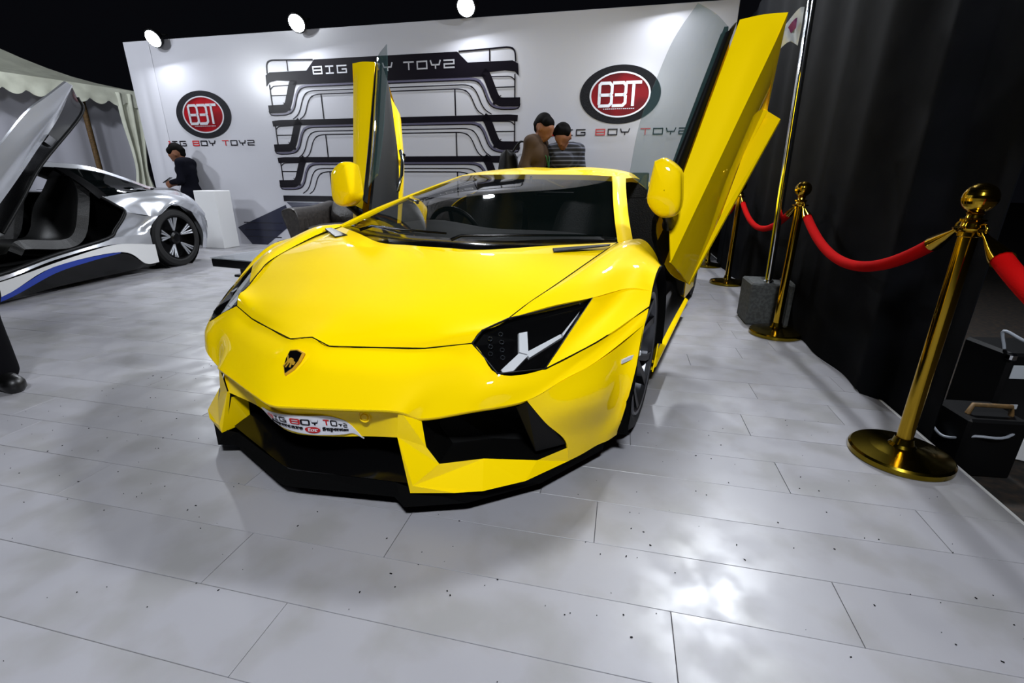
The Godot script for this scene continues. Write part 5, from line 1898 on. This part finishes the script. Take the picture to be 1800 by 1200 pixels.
# ------------------------------------------------------------------ people
# A body from tapered capsules joined by a smooth minimum and meshed as surface nets.
func sdf(bones: Array, cell: float, sm := 0.018) -> ArrayMesh:
	var lo := Vector3.ONE * 1e9
	var hi := -lo
	for b in bones:
		var r: float = maxf(b[2], b[3]) + sm * 3.0
		lo = lo.min(b[0] - Vector3.ONE * r).min(b[1] - Vector3.ONE * r)
		hi = hi.max(b[0] + Vector3.ONE * r).max(b[1] + Vector3.ONE * r)
	var nx := int((hi.x - lo.x) / cell) + 2
	var ny := int((hi.y - lo.y) / cell) + 2
	var nz := int((hi.z - lo.z) / cell) + 2
	var f := PackedFloat32Array()
	f.resize(nx * ny * nz)
	for b in bones:
		var A: Vector3 = b[0]
		var B: Vector3 = b[1]
		var ra: float = b[2]
		var rb: float = b[3]
		var r := maxf(ra, rb) + sm * 3.0 + cell
		var mn := ((A.min(B) - Vector3.ONE * r - lo) / cell).floor()
		var mx := ((A.max(B) + Vector3.ONE * r - lo) / cell).ceil()
		var ab := B - A
		var l2 := maxf(ab.length_squared(), 1e-9)
		for i in range(maxi(0, int(mn.x)), mini(nx, int(mx.x) + 1)):
			for j in range(maxi(0, int(mn.y)), mini(ny, int(mx.y) + 1)):
				var base := (i * ny + j) * nz
				for k in range(maxi(0, int(mn.z)), mini(nz, int(mx.z) + 1)):
					var p := lo + Vector3(i, j, k) * cell
					var u := clampf((p - A).dot(ab) / l2, 0.0, 1.0)
					var d := (p - A - ab * u).length() - lerpf(ra, rb, u)
					if d < sm * 4.0:
						f[base + k] += exp(-d / sm)
	# field: > 1 inside
	var ids := {}
	var vs := PackedVector3Array()
	var ns := PackedVector3Array()
	var idx := PackedInt32Array()
	var corner := [[0, 0, 0], [1, 0, 0], [0, 1, 0], [1, 1, 0], [0, 0, 1], [1, 0, 1], [0, 1, 1], [1, 1, 1]]
	var edges := [[0, 1], [2, 3], [4, 5], [6, 7], [0, 2], [1, 3], [4, 6], [5, 7], [0, 4], [1, 5], [2, 6], [3, 7]]
	var G := func(n: int) -> float:
		return -sm * log(maxf(f[n], 1e-8))
	for i in nx - 1:
		for j in ny - 1:
			for k in nz - 1:
				var n0 := (i * ny + j) * nz + k
				var a := f[n0] > 1.0
				var mixed := false
				for c in corner:
					if (f[n0 + (c[0] * ny + c[1]) * nz + c[2]] > 1.0) != a:
						mixed = true
						break
				if not mixed:
					continue
				var val := []
				for c in corner:
					val.append(G.call(n0 + (c[0] * ny + c[1]) * nz + c[2]))
				var s := Vector3.ZERO
				var cnt := 0
				for e in edges:
					if (val[e[0]] < 0) != (val[e[1]] < 0):
						var t: float = val[e[0]] / (val[e[0]] - val[e[1]])
						var c0: Array = corner[e[0]]
						var c1: Array = corner[e[1]]
						s += Vector3(lerpf(c0[0], c1[0], t), lerpf(c0[1], c1[1], t), lerpf(c0[2], c1[2], t))
						cnt += 1
				ids[n0] = vs.size()
				vs.append(lo + (Vector3(i, j, k) + s / cnt) * cell)
				ns.append(Vector3(val[1] + val[3] + val[5] + val[7] - val[0] - val[2] - val[4] - val[6], val[2] + val[3] + val[6] + val[7] - val[0] - val[1] - val[4] - val[5], val[4] + val[5] + val[6] + val[7] - val[0] - val[1] - val[2] - val[3]).normalized())
	var step := [ny * nz, nz, 1]
	for n0 in ids:
		for ax in 3:
			var n1: int = n0 + step[ax]
			if n1 >= f.size() or (f[n0] > 1.0) == (f[n1] > 1.0):
				continue
			var b: int = step[(ax + 1) % 3]
			var c: int = step[(ax + 2) % 3]
			if not (ids.has(n0 - b) and ids.has(n0 - c) and ids.has(n0 - b - c)):
				continue
			var qd := [ids[n0], ids[n0 - b], ids[n0 - b - c], ids[n0 - c]]
			# outside lies along +axis when the first corner is inside; clockwise from outside
			if f[n0] > 1.0:
				idx.append_array(PackedInt32Array([qd[0], qd[2], qd[1], qd[0], qd[3], qd[2]]))
			else:
				idx.append_array(PackedInt32Array([qd[0], qd[1], qd[2], qd[0], qd[2], qd[3]]))
	var arr := []
	arr.resize(Mesh.ARRAY_MAX)
	arr[Mesh.ARRAY_VERTEX] = vs
	arr[Mesh.ARRAY_NORMAL] = ns
	arr[Mesh.ARRAY_INDEX] = idx
	var m := ArrayMesh.new()
	m.add_surface_from_arrays(Mesh.PRIMITIVE_TRIANGLES, arr)
	return m

# pose: joints in a frame that faces +z, feet at y = 0, for a figure 1.75 m tall
func person(label: String, at: Vector3, turn: float, size: float, bow: float, arms: Array, wear: Dictionary, cell := 0.017, lean := 0.0) -> Node3D:
	var t := thing("person", label, "person", at, turn)
	var hip := v(0, .93, 0)
	var chest := v(0, 1.28, .02 + lean * .6)
	var neck := v(0, 1.46, .0 + lean)
	var sh := [v(.185, 1.42, lean * .95), v(-.185, 1.42, lean * .95)]
	var head := neck + Basis(Vector3.RIGHT, bow) * v(0, .155, .03)
	var up := Basis(Vector3.RIGHT, bow)
	var hs: float = wear.get("head", 1.0)
	var H := func(x: float, y: float, z: float) -> Vector3: return head + up * v(x, y, z) * hs
	var sk := []
	# head: skull, face, jaw, nose, ears, brows, lips
	sk.append([H.call(0, .025, -.015), H.call(0, .02, .015), .088 * hs, .082 * hs])
	sk.append([H.call(0, -.03, .035), H.call(0, -.085, .055), .062 * hs, .035 * hs])
	sk.append([H.call(0, .0, .09), H.call(0, -.035, .108), .010, .015])
	sk.append([H.call(.078, -.005, .0), H.call(.085, -.035, -.005), .016, .010])
	sk.append([H.call(-.078, -.005, .0), H.call(-.085, -.035, -.005), .016, .010])
	sk.append([H.call(-.045, .022, .075), H.call(.045, .022, .075), .014, .014])
	sk.append([H.call(-.02, -.062, .082), H.call(.02, -.062, .082), .010, .010])
	sk.append([neck - v(0, .04, 0), H.call(0, -.06, -.01), .056, .050])
	# trunk and legs
	var torso := [[hip + v(-.07, .02, 0), hip + v(.07, .02, 0), .115, .115], [hip + v(0, .1, 0), chest, .115, .125], [chest + v(-.08, .02, 0), chest + v(.08, .02, 0), .115, .115], [sh[0], sh[1], .062, .062], [sh[0] * .5 + neck * .5, sh[1] * .5 + neck * .5, .06, .06]]
	var legs := []
	var feet := []
	for s in [1.0, -1.0]:
		legs.append([v(.09 * s, .90, 0), v(.10 * s, .50, .02), .088, .060])
		legs.append([v(.10 * s, .50, .02), v(.105 * s, .10, -.02), .060, .042])
		feet.append([v(.105 * s, .055, -.05), v(.115 * s, .045, .115), .045, .032])
	var arm_bones := []
	var cuffs := []
	for i in 2:
		var a: Array = arms[i]
		arm_bones.append([sh[i], a[0], .052, .042])
		arm_bones.append([a[0], a[1], .042, .030])
	sk.append_array(torso)
	sk.append_array(legs)
	sk.append_array(arm_bones)
	# hands: palm, four fingers, thumb
	for i in 2:
		var a: Array = arms[i]
		var s := 1.0 if i == 0 else -1.0
		var d: Vector3 = ((a[1] as Vector3) - a[0]).normalized()
		var side := d.cross(v(0, 1, 0.2)).normalized()
		var nrm := side.cross(d).normalized()
		var w: Vector3 = a[1]
		sk.append([w, w + d * .075, .026, .030])
		for k in 4:
			var o := side * (-.027 + .018 * k)
			var l: float = [.052, .066, .070, .058][k]
			sk.append([w + d * .08 + o, w + d * (.08 + l * .6) + o - nrm * .01, .0095, .009])
			sk.append([w + d * (.08 + l * .6) + o - nrm * .01, w + d * (.08 + l) + o - nrm * .035, .009, .0075])
		sk.append([w + d * .025 + side * .025 * s, w + d * .075 + side * .05 * s - nrm * .01, .012, .009])
	var body := obj("body", sdf(sk, cell, .014), M.skin, t)
	var grow := func(bs: Array, g: float, taper := 0.0) -> Array:
		var r := []
		for b in bs:
			r.append([b[0], b[1], b[2] + g, b[3] + g + taper])
		return r
	obj("trousers", sdf(grow.call(legs, .018, .030) + [[hip + v(-.06, .0, 0), hip + v(.06, .0, 0), .125, .125]], cell, .016), wear.trousers, t)
	var top: Array = grow.call(torso, .016)
	top.append_array(grow.call(arm_bones if wear.get("long", true) else [arm_bones[0], arm_bones[2]], .014))
	if wear.get("long", true):
		top.append([hip + v(-.06, -.06, 0), hip + v(.06, -.06, 0), .135, .135])
	obj("jacket" if wear.has("shirt") else "shirt", sdf(top, cell, .016), wear.top, t)
	if wear.has("shirt"):
		obj("shirt_front", sdf([[neck + v(0, -.07, .07), hip + v(0, .08, .108), .045, .045], [neck + v(0, -.07, .05), neck + v(0, -.03, .0), .05, .06]], cell, .012), wear.shirt, t)
	if wear.has("lanyard"):
		var st := mk()
		tube(st, [neck + v(.06, .02, -.02), neck + v(.09, -.06, .05), neck + v(.05, -.2, .15), neck + v(0, -.33, .165), neck + v(-.05, -.2, .15), neck + v(-.09, -.06, .05), neck + v(-.06, .02, -.02), neck + v(0, .03, -.06), neck + v(.06, .02, -.02)], .008, 6, false)
		obj("lanyard", st.commit(), M.green, t)
	obj("shoes", sdf(grow.call(feet, .008) + [[feet[0][0], feet[0][1] - v(0, .012, 0), .04, .038], [feet[1][0], feet[1][1] - v(0, .012, 0), .04, .038]], cell, .012), M.shoe, t)
	obj("hair", sdf([[H.call(0, .052, -.022), H.call(0, .045, .012), .089 * hs, .076 * hs], [H.call(0, .0, -.055), H.call(0, -.03, -.05), .066 * hs, .05 * hs], [H.call(-.055, .06, .025), H.call(.055, .06, .025), .045 * hs, .045 * hs]], cell * .8, .012), M.hair, t)
	for s in [1.0, -1.0]:
		var st := mk()
		var c: Vector3 = H.call(.032 * s, .004, .086)
		lathe(st, c, up * v(.15 * s, 0, 1), [[.0, .009], [.007, .007], [.010, .002], [.011, -.004]], 12)
		obj("eye", st.commit(), M.hair, t)
		st = mk()
		tube(st, [H.call(.014 * s, .024, .094), H.call(.034 * s, .032, .090), H.call(.054 * s, .026, .078)], [.004, .006, .003], 6)
		obj("eyebrow", st.commit(), M.hair, t)
	t.scale = Vector3.ONE * size
	return t

func people() -> void:
	# man with the phone in front of the left emblem: faces along the wall to the left
	var left := atan2(-U.x, -U.z)
	var phone_arms := [[v(.22, 1.13, .03), v(.05, 1.10, .27)], [v(-.23, 1.13, .02), v(-.06, 1.08, .24)]]
	var p := person("man in dark suit and white shirt looking down at a phone below the left emblem", W(-.79, .0, .24), left + .35, .855, .58, phone_arms, {"top": M.suit, "trousers": M.trousers, "shirt": M.shirt_white, "head": 1.28}, .017)
	var st := mk()
	var hand := p.transform * v(.0, 1.135, .36)
	box(st, Vector3.ZERO, v(.07, .145, .010), .004, Basis(Vector3.UP, left + .35) * Basis(Vector3.RIGHT, -1.0))
	var ph := obj("phone", st.commit(), M.black_gloss)
	ph.position = hand
	tag(ph, "dark phone held by the man in the suit", "phone")
	# two men looking down behind the yellow car
	var arms2 := [[v(.24, 1.15, .04), v(.12, 1.02, .26)], [v(-.24, 1.15, .04), v(-.10, 1.02, .26)]]
	person("man in brown sweater and green lanyard, in profile behind the yellow car roof", W(4.59, 0, .47), STAGE + PI * .5 - .2, 1.0, .42, [[v(.23, 1.15, -.02), v(.14, 1.0, .12)], [v(-.23, 1.15, -.02), v(-.12, 1.0, .12)]], {"top": M.shirt_brown, "trousers": M.trousers, "lanyard": true, "head": 1.15}, .017, .05)
	var stripes := mat(Color(1, 1, 1), .85)
	var im := Image.create(8, 64, false, Image.FORMAT_RGB8)
	im.fill(Color(.03, .035, .06))
	for y in [6, 22, 38, 54]:
		im.fill_rect(Rect2i(0, y, 8, 5), Color(.36, .37, .42))
	stripes.albedo_texture = ImageTexture.create_from_image(im)
	tri_tex(stripes, 5.2)
	person("man in a dark striped polo shirt with head bowed, behind the yellow car's roof", W(4.98, 0, .27), STAGE - .2, .95, .55, arms2, {"top": stripes, "trousers": M.trousers, "long": false, "head": 1.15}, .017, .06)
	var bag := thing("shoulder_bag", "dark bag slung behind the man in the brown sweater", "bag", W(4.28, 1.04, .48), STAGE)
	st = mk()
	var rows := []
	for q in [[-.13, .02], [-.10, .10], [0, .13], [.13, .12], [.26, .09], [.31, .03]]:
		rows.append([v(-q[1], q[0], -.07), v(-q[1] * .9, q[0], .02), v(0, q[0], .075), v(q[1] * .9, q[0], .02), v(q[1], q[0], -.07)])
	patch(st, rows, 14, 16, v(0, .1, -.2), .02)
	obj("body", st.commit(), M.black_satin, bag)
	st = mk()
	tube(st, smooth([v(.05, .28, -.03), v(.16, .40, .0), v(.26, .36, .05), v(.30, .2, .12)], 14), .014, 6)
	obj("strap", st.commit(), M.black_satin, bag)
	# someone standing at the left edge: only a trouser leg and shoe in view
	var side := [[v(.22, 1.16, -.10), v(.07, 1.0, -.20)], [v(-.22, 1.16, -.10), v(-.07, 1.02, -.22)]]
	person("person in dark trousers and shoes, one leg in view beside the silver car", v(-2.00, 0, 1.075), PI * .5, .98, .1, side, {"top": M.suit, "trousers": M.trousers}, .017)
